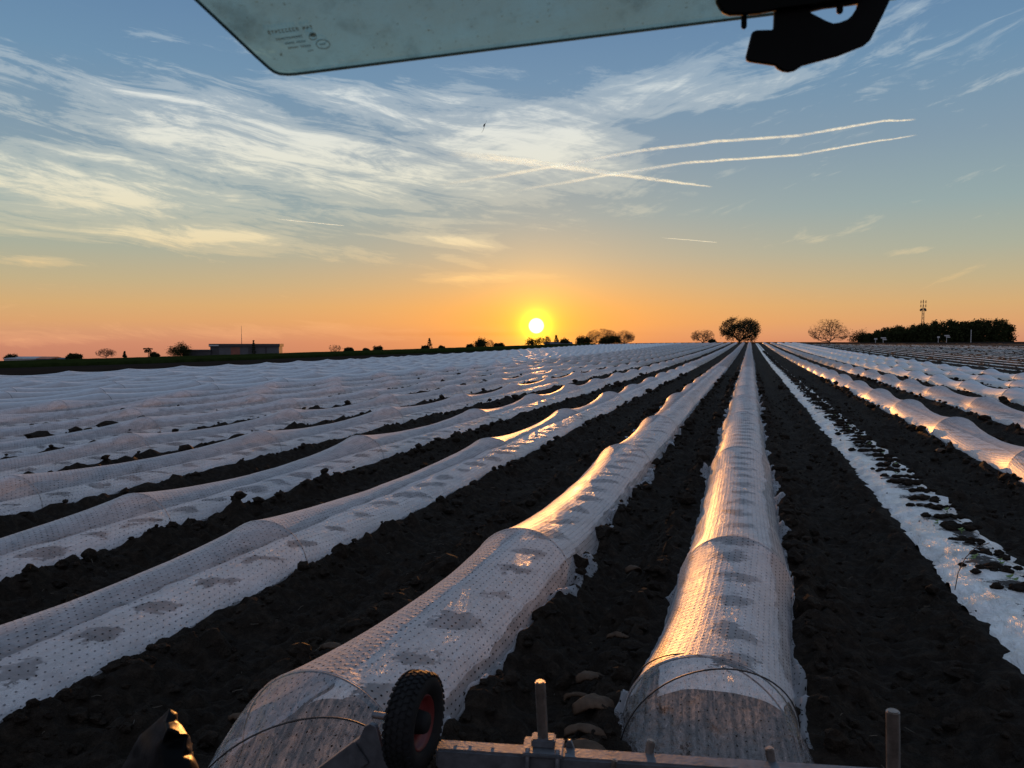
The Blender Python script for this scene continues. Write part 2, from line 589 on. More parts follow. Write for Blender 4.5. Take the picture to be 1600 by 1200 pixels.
fa = t.noise(rotcoord(7, 6, 44, 0.024), 1.0, 12, 0.70, 0.3, '2D')
fb = t.noise(rotcoord(-13, 6, 34, 0.035), 1.0, 10, 0.67, 0.35, '2D')
fc = t.noise(rotcoord(3, 9, 24, 0.03), 1.0, 8, 0.66, 0.6, '2D')
side = t.m('MULTIPLY_ADD', az, 2.2, 0.25, clamp=True)
fib = t.n("ShaderNodeMix")
t.set(fib, 0, side)
t.set(fib, 2, fa)
t.set(fib, 3, fb)
fibn = t.m('MULTIPLY_ADD', fib.outputs[0], 0.75, t.m('MULTIPLY', fc, 0.25))
dens = t.m('MULTIPLY_ADD', t.m('SUBTRACT', fibn, 0.5), 2.9, t.m('MULTIPLY_ADD', mask, 1.08, -0.28))
dens = t.ramp(dens, [(0.0, (0, 0, 0)), (0.35, (0.30, 0.30, 0.30)), (0.9, (1, 1, 1))], 'EASE')
ccol = t.ramp(e01, [(E(0), srgb(228, 164, 120)), (E(2), srgb(234, 182, 126)), (E(4.5), srgb(236, 200, 142)), (E(7), srgb(228, 212, 172)), (E(11), srgb(226, 222, 200)),
                    (E(16), srgb(220, 222, 216)), (E(22), srgb(182, 198, 206)), (E(45), srgb(190, 200, 208))])
frontm = t.m('SUBTRACT', 1.0, back)
sky = t.mixc(t.m('MULTIPLY', t.m('MULTIPLY', dens, 0.85), frontm), sky, ccol)
# dusky band low beside the sun
a0, e0 = azel(770, 522)
q1 = t.m('DIVIDE', t.m('SUBTRACT', az, a0), 0.16)
q2 = t.m('DIVIDE', t.m('SUBTRACT', el, e0), 0.0032)
band = t.m('EXPONENT', t.m('MULTIPLY', t.m('ADD', t.m('MULTIPLY', q1, q1), t.m('MULTIPLY', q2, q2)), -1.0))
sky = t.mixc(t.m('MULTIPLY', band, 0.30), sky, srgb(170, 95, 70))
# aureole and disc
ang = t.m('ARCCOSINE', t.m('MINIMUM', cs, 0.9999999))


def addc(s, f, col):
    nd = t.n("ShaderNodeMix", data_type='RGBA', blend_type='ADD')
    t.set(nd, 0, 1.0)
    t.set(nd, 6, s)
    sc_ = t.n("ShaderNodeVectorMath", operation='SCALE')
    sc_.inputs[0].default_value = col[:3]
    t.set(sc_, "Scale", f)
    t.set(nd, 7, sc_.outputs[0])
    return nd.outputs[2]


daz = t.m('SUBTRACT', az, azel(838, 509)[0])
dele = t.m('SUBTRACT', el, SUN_EL)
wide = t.m('EXPONENT', t.m('MULTIPLY', t.m('SQRT', t.m('ADD', t.m('MULTIPLY', t.m('MULTIPLY', daz, daz), 30.0), t.m('MULTIPLY', t.m('MULTIPLY', dele, dele), 420.0))), -1.0))
sky = t.mixc(t.m('MULTIPLY', wide, 0.72), sky, srgb(255, 158, 36))
g1 = t.m('EXPONENT', t.m('DIVIDE', ang, -0.055))
sky = addc(sky, g1, (0.55, 0.26, 0.0))
g2 = t.m('EXPONENT', t.m('MULTIPLY', t.m('POWER', t.m('DIVIDE', ang, 0.0150), 2.0), -1.0))
sky = addc(sky, g2, (1.2, 0.9, 0.04))
disc = t.m('SUBTRACT', 1.0, t.ramp(t.m('DIVIDE', ang, 0.02), [(0.12, (0, 0, 0)), (0.52, (1, 1, 1))]))
g3 = t.m('EXPONENT', t.m('DIVIDE', ang, -0.014))
sky = addc(sky, g3, (1.6, 0.85, 0.0))
sky = addc(sky, disc, (5, 5, 5))
bg = t.n("ShaderNodeBackground")
t.set(bg, 0, sky)
bg.inputs[1].default_value = 1.0
nt.links.new(bg.outputs[0], wout.inputs[0])
world.cycles.sampling_method = 'MANUAL'
world.cycles.sample_map_resolution = 2048

sl = bpy.data.lights.new("sun", 'SUN')
sl.energy = 5.0
sl.angle = R(0.55)
sl.color = (1.0, 0.40, 0.10)
so = bpy.data.objects.new("sun", sl)
so.rotation_euler = sun_dir.to_track_quat('Z', 'Y').to_euler()
so.location = (0, 0, 50)
COL.objects.link(so)

# ------------------------------------------------------------------ terrain
SP = 2.17
LEFT = [-4.18, -6.32] + [-8.50 - SP * k for k in range(17)]         # covered rows left of the two near ones
NEAR = [-1.97, -0.13]
STRIP = 2.0
RIGHT = [4.16 + SP * k for k in range(5)]
FLAT = [15.0 + SP * k for k in range(32)]
ROWS = np.array(sorted(LEFT + NEAR + [STRIP] + RIGHT + FLAT))
FIELD_Y1 = 252.0


def terrain(X, Y):
    X = np.asarray(X, dtype=float)
    Y = np.asarray(Y, dtype=float)
    l = np.clip(-X - 8, 0, None)
    z = -0.012 * np.clip(l, 0, 52) - 0.0245 * np.clip(l - 52, 0, 600)
    rise = 1.0 * sstep(60, 280, Y) + 0.002 * np.clip(Y - 280, 0, 400)
    fade = 1 - 1.0 * sstep(50, 200, -X)
    far = np.hypot(X, Y) - 385
    z = z - 0.055 * np.clip(far, 0, None) ** 1.0 * sstep(0, 60, far)
    z = z + rise * fade + 0.006 * np.clip(X - 60, 0, 300) * sstep(60, 200, Y)
    return z


def terr(x, y):
    return float(terrain(np.array([x]), np.array([y]))[0])


def rowdist(X):
    i = np.clip(np.searchsorted(ROWS, X), 1, len(ROWS) - 1)
    a, b = X - ROWS[i - 1], X - ROWS[i]
    return np.where(np.abs(a) < np.abs(b), a, b)


def soil_h(X, Y, res=0.03):
    dx = rowdist(X)
    ad = np.abs(dx)
    flat_zone = sstep(13.9, 14.8, X)
    near_strip = (np.abs(X - STRIP) < 0.9)
    bed = 0.07 * (1 - sstep(0.40, 0.58, ad))
    rn = fbm(X * 2.2, Y * 2.2, 3, 3)
    ridge = np.exp(-((ad - 0.60) / 0.10) ** 2) * (0.025 + 0.30 * np.clip(rn - 0.36, 0, 1)) * (1 + 0.2 * flat_zone) * np.where(near_strip, 0.25, 1)
    track = -0.045 * np.exp(-((ad - 1.0) / 0.22) ** 2)
    outside = sstep(0.36, 0.55, ad)
    k1 = np.abs(fbm(X * 2.6, Y * 2.1, 21, 3) - 0.5) * 0.30
    k2 = np.abs(fbm(X * 7, Y * 7, 31, 2) - 0.5) * 0.20 * np.clip(0.16 / np.maximum(res, 1e-3), 0, 1)
    k3 = (vn(X * 19, Y * 19, 41) * vn(X * 11, Y * 12, 43)) * 0.075 * np.clip(0.05 / np.maximum(res, 1e-3), 0, 1)
    rut = np.exp(-((ad - 1.02) / 0.17) ** 4) * (fbm(X * 0.5, Y * 0.25, 61, 2) > 0.40)
    lump = (k1 * (1 - 0.75 * rut) + k2 * (1 - 0.6 * rut) + k3) * (0.15 + 0.85 * outside)
    lump = lump + rut * 0.012 * np.sin(Y * 42 + 6 * np.abs(ad - 1.02))
    return terrain(X, Y) + bed + ridge + track + lump - 0.03


def lines(segs):
    o = [segs[0][0]]
    for a, b, s in segs:
        n = max(1, int(round((b - a) / s)))
        o += list(a + (b - a) * (np.arange(n) + 1) / n)
    return np.array(o)


xl = lines([(-47, -14, 0.24), (-14, -6, 0.09), (-6, 3.9, 0.034), (3.9, 10, 0.08), (10, 16, 0.16), (16, 88, 0.28)])
yl = [-2.0, 0.0, 1.2, 1.6]
while yl[-1] < 7:
    yl.append(yl[-1] + 0.034)
while yl[-1] < FIELD_Y1 + 4:
    yl.append(yl[-1] * 1.0072)
yl = np.array(yl)
GX, GY = np.meshgrid(xl, yl)
resx = np.gradient(xl)[None, :] + 0 * GY
resy = np.gradient(yl)[:, None] + 0 * GX
GZ = soil_h(GX, GY, np.maximum(resx, resy))
# taper the outer rim below the surrounding land
rim = np.minimum.reduce([GX + 47, 88 - GX, FIELD_Y1 + 4 - GY])
GZ = np.where(rim < 0.6, GZ - 0.5, GZ)
soil = mesh_np("soil", np.stack([GX, GY, GZ], -1).reshape(-1, 3), grid_faces(len(yl), len(xl)), M["soil"])
soil["kind"] = "structure"

# surrounding land out to the horizon
bx = np.concatenate([[-9000, -5000, -2500, -1400, -900], np.arange(-650, 651, 13), [900, 1400, 2500, 5000, 9000]])
by = np.concatenate([[-3000, -800, -200, -60], np.arange(-20, 900, 12), [1000, 1300, 1800, 2600, 4000, 8000]])
BX, BY = np.meshgrid(bx.astype(float), by.astype(float))
BZ = terrain(BX, np.clip(BY, -20, None))
infield = sstep(-60, -47, BX) * (1 - sstep(88, 100, BX)) * (1 - sstep(FIELD_Y1 - 2, FIELD_Y1 + 16, BY)) * sstep(-40, -8, BY)
BZ = BZ - 0.06 - 0.7 * ((BX > -46) & (BX < 87) & (BY < FIELD_Y1) & (BY > -19)) 
land = mesh_np("ground", np.stack([BX, BY, BZ], -1).reshape(-1, 3), grid_faces(len(by), len(bx)), M["land"])
land["kind"] = "structure"

# green crop beyond the left edge of the field
edge = [on_z(x, y, z) for x, y, z in ((-330, 577, -1.3), (0, 570, -0.95), (200, 566, -0.85), (400, 560.5, -0.75), (560, 556, -0.7), (700, 552, -0.55), (830, 547, -0.3), (930, 541.5, -0.1))]
ee = np.array([[p.x, p.y] for p in edge])
tt = np.linspace(0, len(ee) - 1, 160)
ex = np.interp(tt, np.arange(len(ee)), ee[:, 0])
ey = np.interp(tt, np.arange(len(ee)), ee[:, 1])
rad = np.hypot(ex, ey)
rows_ = []
for k, s in enumerate([0, 0.0, 0.6, 2, 5, 10, 18, 30, 45, 65, 85, 105, 125, 145]):
    f = (rad + s) / rad
    X, Y = ex * f, ey * f
    z = terrain(X, Y) + (-0.1 if k == 0 else 0.26 + 0.22 * fbm(X * 0.8, Y * 0.8, 5, 3))
    rows_.append(np.stack([X, Y, z], -1))
cr = mesh_np("green_crop", np.array(rows_).reshape(-1, 3), grid_faces(len(rows_), 160), M["crop"])
prop(cr, "low green crop growing in a strip beyond the left edge of the field", "crop", kind="stuff")

# ------------------------------------------------------------------ low tunnels
def hoops_from_px(pix, xrow, z=0.48):
    ys = []
    for px, py in pix:
        r = ray(px, py)
        # same row: intersect the vertical plane X = xrow, or fall back on the apex height
        s = (z - H_CAM) / r.z
        ys.append(r.y * s)
    return ys


def hoop_x(pix, z=0.48):
    return [on_z(px, py, z).x for px, py in pix]


def hoop_list(first, y1, sd):
    r = random.Random(sd)
    ys = list(first)
    while ys[-1] < y1:
        ys.append(ys[-1] + r.uniform(4.9, 5.7))
    return ys


HW, HH = 0.45, 0.45


def section(th, H, sag, w):
    """cross-section of the covered tunnel, th 0..pi; sag 0 at the hoop, 1 in mid-bay"""
    c, s = np.cos(th), np.sin(th)
    x = w * np.sign(c) * np.abs(c) ** (1.0 + 0.18 * sag)
    z = H * s ** (0.92 + 0.22 * sag)
    return x, z


def build_tunnel(xr, hoops, label, lod, seed, end=None, lean=0.0, sagk=0.27, hoop_to=45.0, group="low tunnels of plastic film in rows across the field", xs=None, dH=0.0):
    root = empty("low_tunnel", (xr, hoops[0], terr(xr, hoops[0])), label, "low tunnel", group)
    r = random.Random(seed)
    nth = {0: 61, 1: 21, 2: 13}[lod]
    th = np.linspace(math.pi, 0, nth)
    ys, Hs, sags, offs, cuts = [], [], [], [], []
    hh_of = [HH + dH + r.uniform(-0.03, 0.03) for _ in hoops]
    xo_of = [(xs[i] - xr if xs is not None and i < len(xs) else 0) + r.uniform(-0.015, 0.015) for i in range(len(hoops))]
    for i in range(len(hoops) - 1):
        a, b = hoops[i], hoops[i + 1]
        k = (sagk + r.uniform(-0.07, 0.07)) * min(1.0, (b - a) / 5.2)
        step = {0: 0.06, 1: 0.16, 2: 0.5}[lod] * (1 + max(0, a - 8) * 0.06)
        n = max(6, int((b - a) / step))
        for j in range(n + 1):
            u = j / n
            s = (4 * u * (1 - u)) ** 0.85
            ys.append(a + (b - a) * u)
            Hs.append((hh_of[i] * (1 - u) + hh_of[i + 1] * u) * (1 - k * s))
            sags.append(s)
            offs.append(xo_of[i] * (1 - u) + xo_of[i + 1] * u)
        cuts.append(len(ys) - 1)
    ys, Hs, sags, offs = map(np.array, (ys, Hs, sags, offs))
    Y = ys[:, None] + 0 * th[None, :]
    X, Z = section(th[None, :], Hs[:, None], sags[:, None], HW - 0.03 * sags[:, None])
    X = X + offs[:, None]
    # loose film: shallow creases, stronger low on the flanks
    low = (1 - np.clip(Z / 0.4, 0, 1))
    cre = (fbm(X * 5 + seed, Y * 2.1, seed, 3) - 0.5) * 0.030 * (0.35 + 0.65 * low) * (0.3 + 0.7 * sags[:, None])
    nx = np.cos(th)[None, :]
    X = X + cre * nx
    Z = Z + cre * np.sin(th)[None, :]
    # skirt: the film edge runs out over the soil, ragged where it was buried
    rag = fbm(ys * 1.7, np.full_like(ys, seed * 3.1), seed + 9, 4)
    rag2 = fbm(ys * 1.7, np.full_like(ys, seed * 5.3), seed + 19, 4)
    eL = 0.0 + 0.42 * np.clip(rag - 0.47, 0, 1) + 0.03 * vn(ys * 9, ys * 0, seed)
    eR = 0.0 + 0.42 * np.clip(rag2 - 0.47, 0, 1) + 0.03 * vn(ys * 9, ys * 0, seed + 3)
    zt_ = terrain(xr + 0 * ys, ys)
    Z = 0.05 + Z
    colsL, colsR = [], []
    for q in ((0.35, 0.7, 1.0) if lod == 0 else (1.0,)):
        for cols, x0_, e_, sg in ((colsL, X[:, 0], eL, -1), (colsR, X[:, -1], eR, 1)):
            xx = x0_ + sg * e_ * q
            if lod == 0:
                zz = soil_h(xx + xr, ys, 0.03) - zt_ + 0.012 + 0.012 * vn(ys * 14, xx * 30, seed)
                zz = np.where(q == 1.0, zz - 0.02, zz)
            else:
                zz = 0.01 + 0.05 * rag
            cols.append((xx, zz))
    if lod == 0:
        Z = np.maximum(Z, soil_h(X + xr, Y, 0.03) - zt_[:, None] + 0.008)
    X = np.concatenate([np.stack([c_[0] for c_ in colsL[::-1]], 1), X, np.stack([c_[0] for c_ in colsR], 1)], 1)
    Z = np.concatenate([np.stack([c_[1] for c_ in colsL[::-1]], 1), Z, np.stack([c_[1] for c_ in colsR], 1)], 1)
    Y = ys[:, None] + 0 * X
    Z = Z + terrain(xr + 0 * ys, ys)[:, None]
    V = np.stack([X + xr, Y, Z], -1)
    arc = np.concatenate([np.zeros((len(ys), 1)), np.cumsum(np.hypot(np.diff(X, axis=1), np.diff(Z, axis=1)), 1)], 1)
    arc = arc - arc[:, arc.shape[1] // 2][:, None]
    uv = np.stack([arc + 5.0, Y], -1)
    nr, nc = V.shape[:2]
    F = grid_faces(nr, nc)
    # the film is creased over each hoop: no shared vertices there
    keepf = np.ones(len(F), dtype=bool).reshape(nr - 1, nc - 1)
    for c_ in cuts[:-1]:
        keepf[c_] = False
    F = F[keepf.ravel()]
    V, uv = V.reshape(-1, 3), uv.reshape(-1, 2)
    mi = np.zeros(len(F), dtype=np.int32)
    mats = [{0: M["film_near"], 1: M["film_mid"], 2: M["film_far"]}[lod]]
    if end:
        # the near end: film gathered from the last hoop down to the soil
        first = V[:nc]
        zb = terr(xr, hoops[0])
        K = 34
        ths = np.concatenate([[math.pi] * 3, th, [0] * 3])
        rows2, uv2 = [], []
        for k in range(1, K + 1):
            q = k / K
            bxp = xr + xo_of[0] + end[1] + (first[:, 0] - xr - xo_of[0]) * (1 + end[2] * q)
            sn = np.sin(ths)
            yy = first[:, 1] - end[0] * (q ** 0.8) * (0.25 + 0.75 * sn ** 0.7)
            zz = zb + 0.03 + (first[:, 2] - zb - 0.03) * (1 - q ** 1.25)
            bx_ = first[:, 0] * (1 - q) + bxp * q
            ple = 0.018 * np.sin(ths * 46 + 3 * np.sin(ths * 7)) * math.sin(math.pi * min(1, q * 0.8 + 0.1)) + (0.07 * (fbm(ths * 7, 0 * ths + q * 3.5, seed, 4) - 0.5) + 0.03 * (vn(ths * 22, 0 * ths + q * 9, seed) - 0.5)) * min(1, q * 3)
            rows2.append(np.stack([bx_, yy + ple, zz], -1))
            uv2.append(np.stack([uv[:nc, 0], hoops[0] - 0.9 * q + 0 * ths], -1))
        V2 = np.concatenate([first[None], np.array(rows2)]).reshape(-1, 3)
        uvb = np.concatenate([uv[:nc][None], np.array(uv2)]).reshape(-1, 2)
        F2 = grid_faces(K + 1, nc)[:, ::-1] + len(V)
        F = np.concatenate([F, F2])
        mi = np.concatenate([mi, np.ones(len(F2), dtype=np.int32)])
        V = np.concatenate([V, V2])
        uv = np.concatenate([uv, uvb])
        mats.append(M["film_end"])
    mesh_np("film", V, F, mats, root, True, uv, mi)
    # hoops
    if hoop_to > 0:
        tt_ = np.linspace(math.pi * 1.02, -math.pi * 0.02, 29)
        for i, y in enumerate(hoops):
            if y > hoop_to or y < -3:
                continue
            x, z = section(np.clip(tt_, 0, math.pi), hh_of[i] + (0.003 if lod == 2 else -0.007), 0.0, HW + (0.003 if lod == 2 else -0.007))
            z[0], z[-1] = -0.1, -0.1
            pts = np.stack([x + xr + xo_of[i], y + 0 * x, z + 0.046 + terr(xr, y)], -1)
            v, f = tube_np(pts, 0.0042 if y < 14 else 0.005, 6)
            mesh_np("hoop", v, f, M["hoop"], root)
        if end:
            for (dy, sh, yaw) in end[3]:
                x, z = section(np.clip(tt_, 0, math.pi), HH * 0.93, 0.0, HW * 0.98)
                z[0], z[-1] = -0.1, -0.1
                pts = np.stack([xr + xo_of[0] + sh * z + x * math.cos(yaw), hoops[0] + dy + x * math.sin(yaw), z + 0.04 + terr(xr, hoops[0])], -1)
                v, f = tube_np(pts, 0.0042, 6)
                mesh_np("hoop", v, f, M["hoop"], root)
    return root


ORD = ["first", "second", "third", "fourth", "fifth", "sixth", "seventh", "eighth", "ninth", "tenth", "eleventh", "twelfth", "thirteenth", "fourteenth", "fifteenth",
       "sixteenth", "seventeenth", "eighteenth", "nineteenth", "twentieth", "twenty-first", "twenty-second", "twenty-third", "twenty-fourth", "twenty-fifth", "twenty-sixth",
       "twenty-seventh", "twenty-eighth", "twenty-ninth", "thirtieth", "thirty-first", "thirty-second"]

pix1 = [(1108, 1023), (1150, 845), (1157, 700), (1160, 643), (1163, 617)]
pix2 = [(500, 1062), (815, 833), (975, 692), (1028, 648), (1062, 615)]
pix3 = [(-70, 1060), (445, 814), (778, 681), (890, 637), (958, 612)]
pix4 = [(-700, 1000), (255, 768), (614, 682), (770, 637)]
h1 = hoop_list(hoops_from_px(pix1, NEAR[1]), FIELD_Y1, 1)
h2 = hoop_list(hoops_from_px(pix2, NEAR[0]), FIELD_Y1, 2)
build_tunnel(NEAR[1], h1, "plastic low tunnel glowing orange on its left flank, near end behind the short steel posts", 0, 1,
             end=(0.42, 0.05, 0.10, [(-0.10, 0.20, 0.22), (0.03, -0.12, -0.18)]), hoop_to=60, xs=hoop_x(pix1))
build_tunnel(NEAR[0], h2, "plastic low tunnel whose gathered near end stands just behind the small black tyre", 0, 2,
             end=(0.70, 0.03, 0.06, [(-0.30, 0.35, 0.5)]), hoop_to=60, xs=hoop_x(pix2))
for i, x in enumerate(LEFT):
    if i == 0:
        h = hoops_from_px(pix3, x)
    elif i == 1:
        h = [1.5] + hoops_from_px(pix4[1:], x)
    else:
        h = [rng.uniform(0, 5)]
    while h[0] > 1.0:
        h = [h[0] - 5.2] + h
    h = hoop_list(h, FIELD_Y1 - max(0, i - 6) * 1.5, 40 + i)
    if i == 0:
        lab = "first plastic low tunnel to the left of the one behind the tyre"
    else:
        lab = f"{ORD[i]} plastic low tunnel to the left of the one behind the tyre"
    build_tunnel(x, h, lab, 1 if i < 8 else 2, 50 + i, sagk=0.35, dH=-0.035, hoop_to=[60, 55, 50, 45, 40, 40, 36, 30][i] if i < 8 else (36 if i < 12 else 0))
for i, x in enumerate(RIGHT):
    h = [rng.uniform(1, 5)]
    if i == 0:
        h = [3.6, 8.9, 13.2, 18.0, 23.0]
    h = hoop_list(h, FIELD_Y1, 80 + i)
    build_tunnel(x, h, ["plastic low tunnel right beside the uncovered white strip, orange glints at the right picture edge", "second plastic low tunnel to the right of the uncovered white strip",
                        "third plastic low tunnel to the right of the uncovered white strip", "fourth plastic low tunnel to the right of the uncovered white strip",
                        "last plastic low tunnel on the right, bordering the flat white strips"][i], 1 if i < 2 else 2, 90 + i, sagk=0.36, hoop_to=50)


# ------------------------------------------------------------------ mulch sheets
def mulch(xr, y0, y1, label, group, step0, grow, w=0.44, seed=0, crumple=1.0, lift=0.012, nx=25):
    ys = [y0]
    while ys[-1] < y1:
        ys.append(ys[-1] + max(step0, ys[-1] * grow))
    ys = np.array(ys)
    u = np.linspace(-1, 1, nx)
    wl = w + 0.06 * (fbm(ys * 1.3, ys * 0, seed, 4) - 0.5) * crumple * 2
    wr = w + 0.06 * (fbm(ys * 1.3, ys * 0 + 9, seed + 5, 4) - 0.5) * crumple * 2
    jag = 0.025 * crumple * (vn(ys * 7, ys * 0, seed + 11) - 0.5)
    X = np.where(u[None, :] < 0, u[None, :] * (wl + jag)[:, None], u[None, :] * (wr - jag)[:, None])
    Y = ys[:, None] + 0 * X
    dome = 0.115 * (1 - np.abs(u) ** 3.0)[None, :]
    edge_ = np.abs(u)[None, :] ** 4
    # gathers along the edges run across the strip
    ga = (vn(Y * 6.5, X * 1.2 + seed, seed + 2) - 0.5) * 0.14 * edge_ * crumple + (vn(Y * 17, X * 2, seed + 4) - 0.5) * 0.06 * edge_ * crumple
    cr_ = (fbm(X * 3, Y * 2.2, seed + 7, 4) - 0.5) * 0.075 * crumple
    Z = dome + ga + cr_ + 0.01 + lift + terrain(xr + 0 * ys, ys)[:, None]
    V = np.stack([X + xr, Y, Z], -1).reshape(-1, 3)
    uv = np.stack([X, Y + seed * 0.37], -1).reshape(-1, 2)
    o = mesh_np("mulch_sheet", V, grid_faces(len(ys), nx), M["mulch"], None, True, uv)
    return prop(o, label, "mulch sheet", group)


g_un = "white mulch sheets lying under the low tunnels"
mulch(STRIP, 2.0, FIELD_Y1, "wrinkled uncovered white mulch strip with dark soil heaps, right of the orange-lit tunnel", "uncovered white mulch strips", 0.03, 0.006, 0.415, 3, 1.25, 0.02, 41)
mulch(NEAR[1], h1[0] + 0.35, 60, "white mulch sheet under the tunnel that ends behind the steel posts", g_un, 0.08, 0.012, 0.40, 4, 0.5)
mulch(NEAR[0], h2[0] + 0.5, 60, "white mulch sheet under the tunnel that ends behind the tyre", g_un, 0.08, 0.012, 0.40, 5, 0.5)
for i, x in enumerate(LEFT[:8]):
    mulch(x, 0.5, 60, "white mulch sheet under the low tunnel next left of the tyre's" if i == 0 else f"white mulch sheet under the {ORD[i]} low tunnel left of the tyre's", g_un, 0.10, 0.015, 0.43, 6 + i, 0.5)
for i, x in enumerate(RIGHT[:2]):
    mulch(x, 4, 60, ["white mulch sheet under the tunnel right beside the uncovered strip", "white mulch sheet under the second tunnel right of the uncovered strip"][i], g_un, 0.12, 0.015, 0.43, 16 + i, 0.5)
for i, x in enumerate(FLAT):
    ys0 = max(8.0, x * 1.35)
    mulch(x, ys0, 236 - i * 2.0, f"{ORD[i]} flat white mulch strip beyond the last low tunnel on the right", "flat white mulch strips on the right", 0.5, 0.012, 0.30, 30 + i, 0.8, -0.045, 9)

# ------------------------------------------------------------------ soil clods, heaps and slabs
bmi = bmesh.new()
bmesh.ops.create_icosphere(bmi, subdivisions=2, radius=1)
ICO_V = np.array([v.co for v in bmi.verts])
ICO_F = np.array([[v.index for v in f.verts] for f in bmi.faces])
bmi.free()
bmi = bmesh.new()
bmesh.ops.create_icosphere(bmi, subdivisions=1, radius=1)
ICO1_V = np.array([v.co for v in bmi.verts])
ICO1_F = np.array([[v.index for v in f.verts] for f in bmi.faces])
bmi.free()


def lumpy(V, seed, amp=0.35, fr=1.6):
    n = fbm(V[:, 0] * fr + V[:, 2] * 1.3 + seed * 3.7, V[:, 1] * fr - V[:, 2] * 1.1 + seed * 1.9, seed, 3) - 0.5
    n2 = vn(V[:, 0] * 4 + seed, V[:, 1] * 4 + V[:, 2] * 3, seed + 4) - 0.5
    return V * (1 + amp * 2 * n + amp * 0.7 * n2)[:, None]


def craggy(V, s):
    w = lumpy(V, s, 0.5, 1.9)
    n = np.abs(vn(V[:, 0] * 3.1 + s, V[:, 1] * 3.1 + V[:, 2] * 2.3, s + 50) - 0.5) + np.abs(vn(V[:, 2] * 5 + s, V[:, 1] * 5 - V[:, 0] * 4, s + 60) - 0.5)
    return w * (0.75 + 0.55 * n)[:, None]


V1 = [craggy(ICO_V, s) for s in range(10)]
V1s = [lumpy(ICO1_V, s, 0.4) for s in range(10)]
cv, cf, base_i = [], [], 0


def put_clod(x, y, size, near):
    global base_i
    src = (V1 if near else V1s)[rng.randrange(10)]
    fc = ICO_F if near else ICO1_F
    a = rng.uniform(0, 6.28)
    ca, sa = math.cos(a), math.sin(a)
    s = np.array([size * rng.uniform(0.8, 1.35), size * rng.uniform(0.8, 1.35), size * rng.uniform(0.55, 0.95)])
    v = src * s
    v = np.stack([v[:, 0] * ca - v[:, 1] * sa, v[:, 0] * sa + v[:, 1] * ca, v[:, 2]], -1)
    z = float(soil_h(np.array([x]), np.array([y]))[0]) + size * rng.uniform(0.0, 0.4)
    cv.append(v + [x, y, z])
    cf.append(fc + base_i)
    base_i += len(v)


for x in LEFT[:9] + NEAR + [STRIP] + RIGHT[:4]:
    far = 14 if abs(x) < 5 else 30
    n = 620 if abs(x) < 7 else 260
    for k in range(n):
        u = rng.random()
        y = 2.0 + (46 - 2.0) * u ** 2.0 + max(0, (abs(x) - 5)) * 0.35
        sd = rng.choice((-1, 1))
        if x == STRIP and rng.random() < 0.7:
            continue
        dxx = sd * (0.54 + abs(rng.gauss(0.04, 0.09)))
        sz = min(0.085, 0.012 + rng.expovariate(1 / 0.016)) * (1 + min(1.2, y / 40))
        put_clod(x + dxx, y, sz, y < 9)
for k in range(9000):
    y = 2.2 + 26 * rng.random() ** 1.9
    x = rng.uniform(-7, 4.2)
    d = abs(float(rowdist(np.array([x]))[0]))
    if d < 0.60:
        continue
    put_clod(x, y, min(0.07, 0.008 + rng.expovariate(1 / 0.011)), y < 6)
for (hx, hy) in ((NEAR[1], h1[0] + 0.12), (NEAR[0] + 0.15, h2[0] + 0.15)):
    for k in range(170):
        put_clod(hx + rng.gauss(0, 0.17), hy + rng.gauss(0, 0.16), min(0.06, 0.012 + rng.expovariate(1 / 0.014)), True)
for k in range(900):          # crumbs spilled on the uncovered strip
    y = 3.0 + 40 * rng.random() ** 1.6
    x_ = STRIP + rng.gauss(0.12, 0.16)
    put_clod(x_, y, 0.004 + rng.expovariate(1 / 0.006), False)
    cv[-1][:, 2] += 0.075
# a few big clods thrown up between the rows on the left
for (px, py, s) in ((62, 667, 0.22), (118, 661, 0.17), (138, 662, 0.12), (168, 655, 0.16), (212, 650, 0.15), (222, 652, 0.1), (192, 632, 0.1), (255, 631, 0.1), (150, 722, 0.12), (210, 716, 0.13), (290, 700, 0.12)):
    p = on_z(px, py, 0.30)
    d_ = 1
    put_clod(p.x, p.y, s, True)
    v = cv[-1]
    v[:, 2] += 0.14
cl = mesh_np("soil_clods", np.concatenate(cv), np.concatenate(cf), M["soil"], None, False)
prop(cl, "dark crumbly soil clods thrown up between the covered rows", "soil clods", kind="stuff")

sv, sf, sb = [], [], 0
for k in range(420):
    y = 2.3 + 14 * rng.random() ** 1.8
    x_ = rng.uniform(-6, 4)
    if abs(float(rowdist(np.array([x_]))[0])) < 0.62:
        continue
    z_ = float(soil_h(np.array([x_]), np.array([y]))[0]) + 0.012
    a_ = rng.uniform(0, 6.28)
    L_ = rng.uniform(0.02, 0.09)
    d_ = np.array([math.cos(a_), math.sin(a_), rng.uniform(-0.25, 0.35)]) * L_
    v, f = tube_np([np.array([x_, y, z_]), np.array([x_, y, z_ + rng.uniform(-.006, .010)]) + d_ * 0.5, np.array([x_, y, z_]) + d_], 0.0016, 4)
    sv.append(v)
    sf.append(f + sb)
    sb += len(v)
M["straw"] = simple("straw_bits", (0.11, 0.09, 0.065), 0.8)
prop(mesh_np("straw", np.concatenate(sv), np.concatenate(sf), M["straw"]), "scattered bits of straw and stalk lying on the dark soil", "straw", kind="stuff")

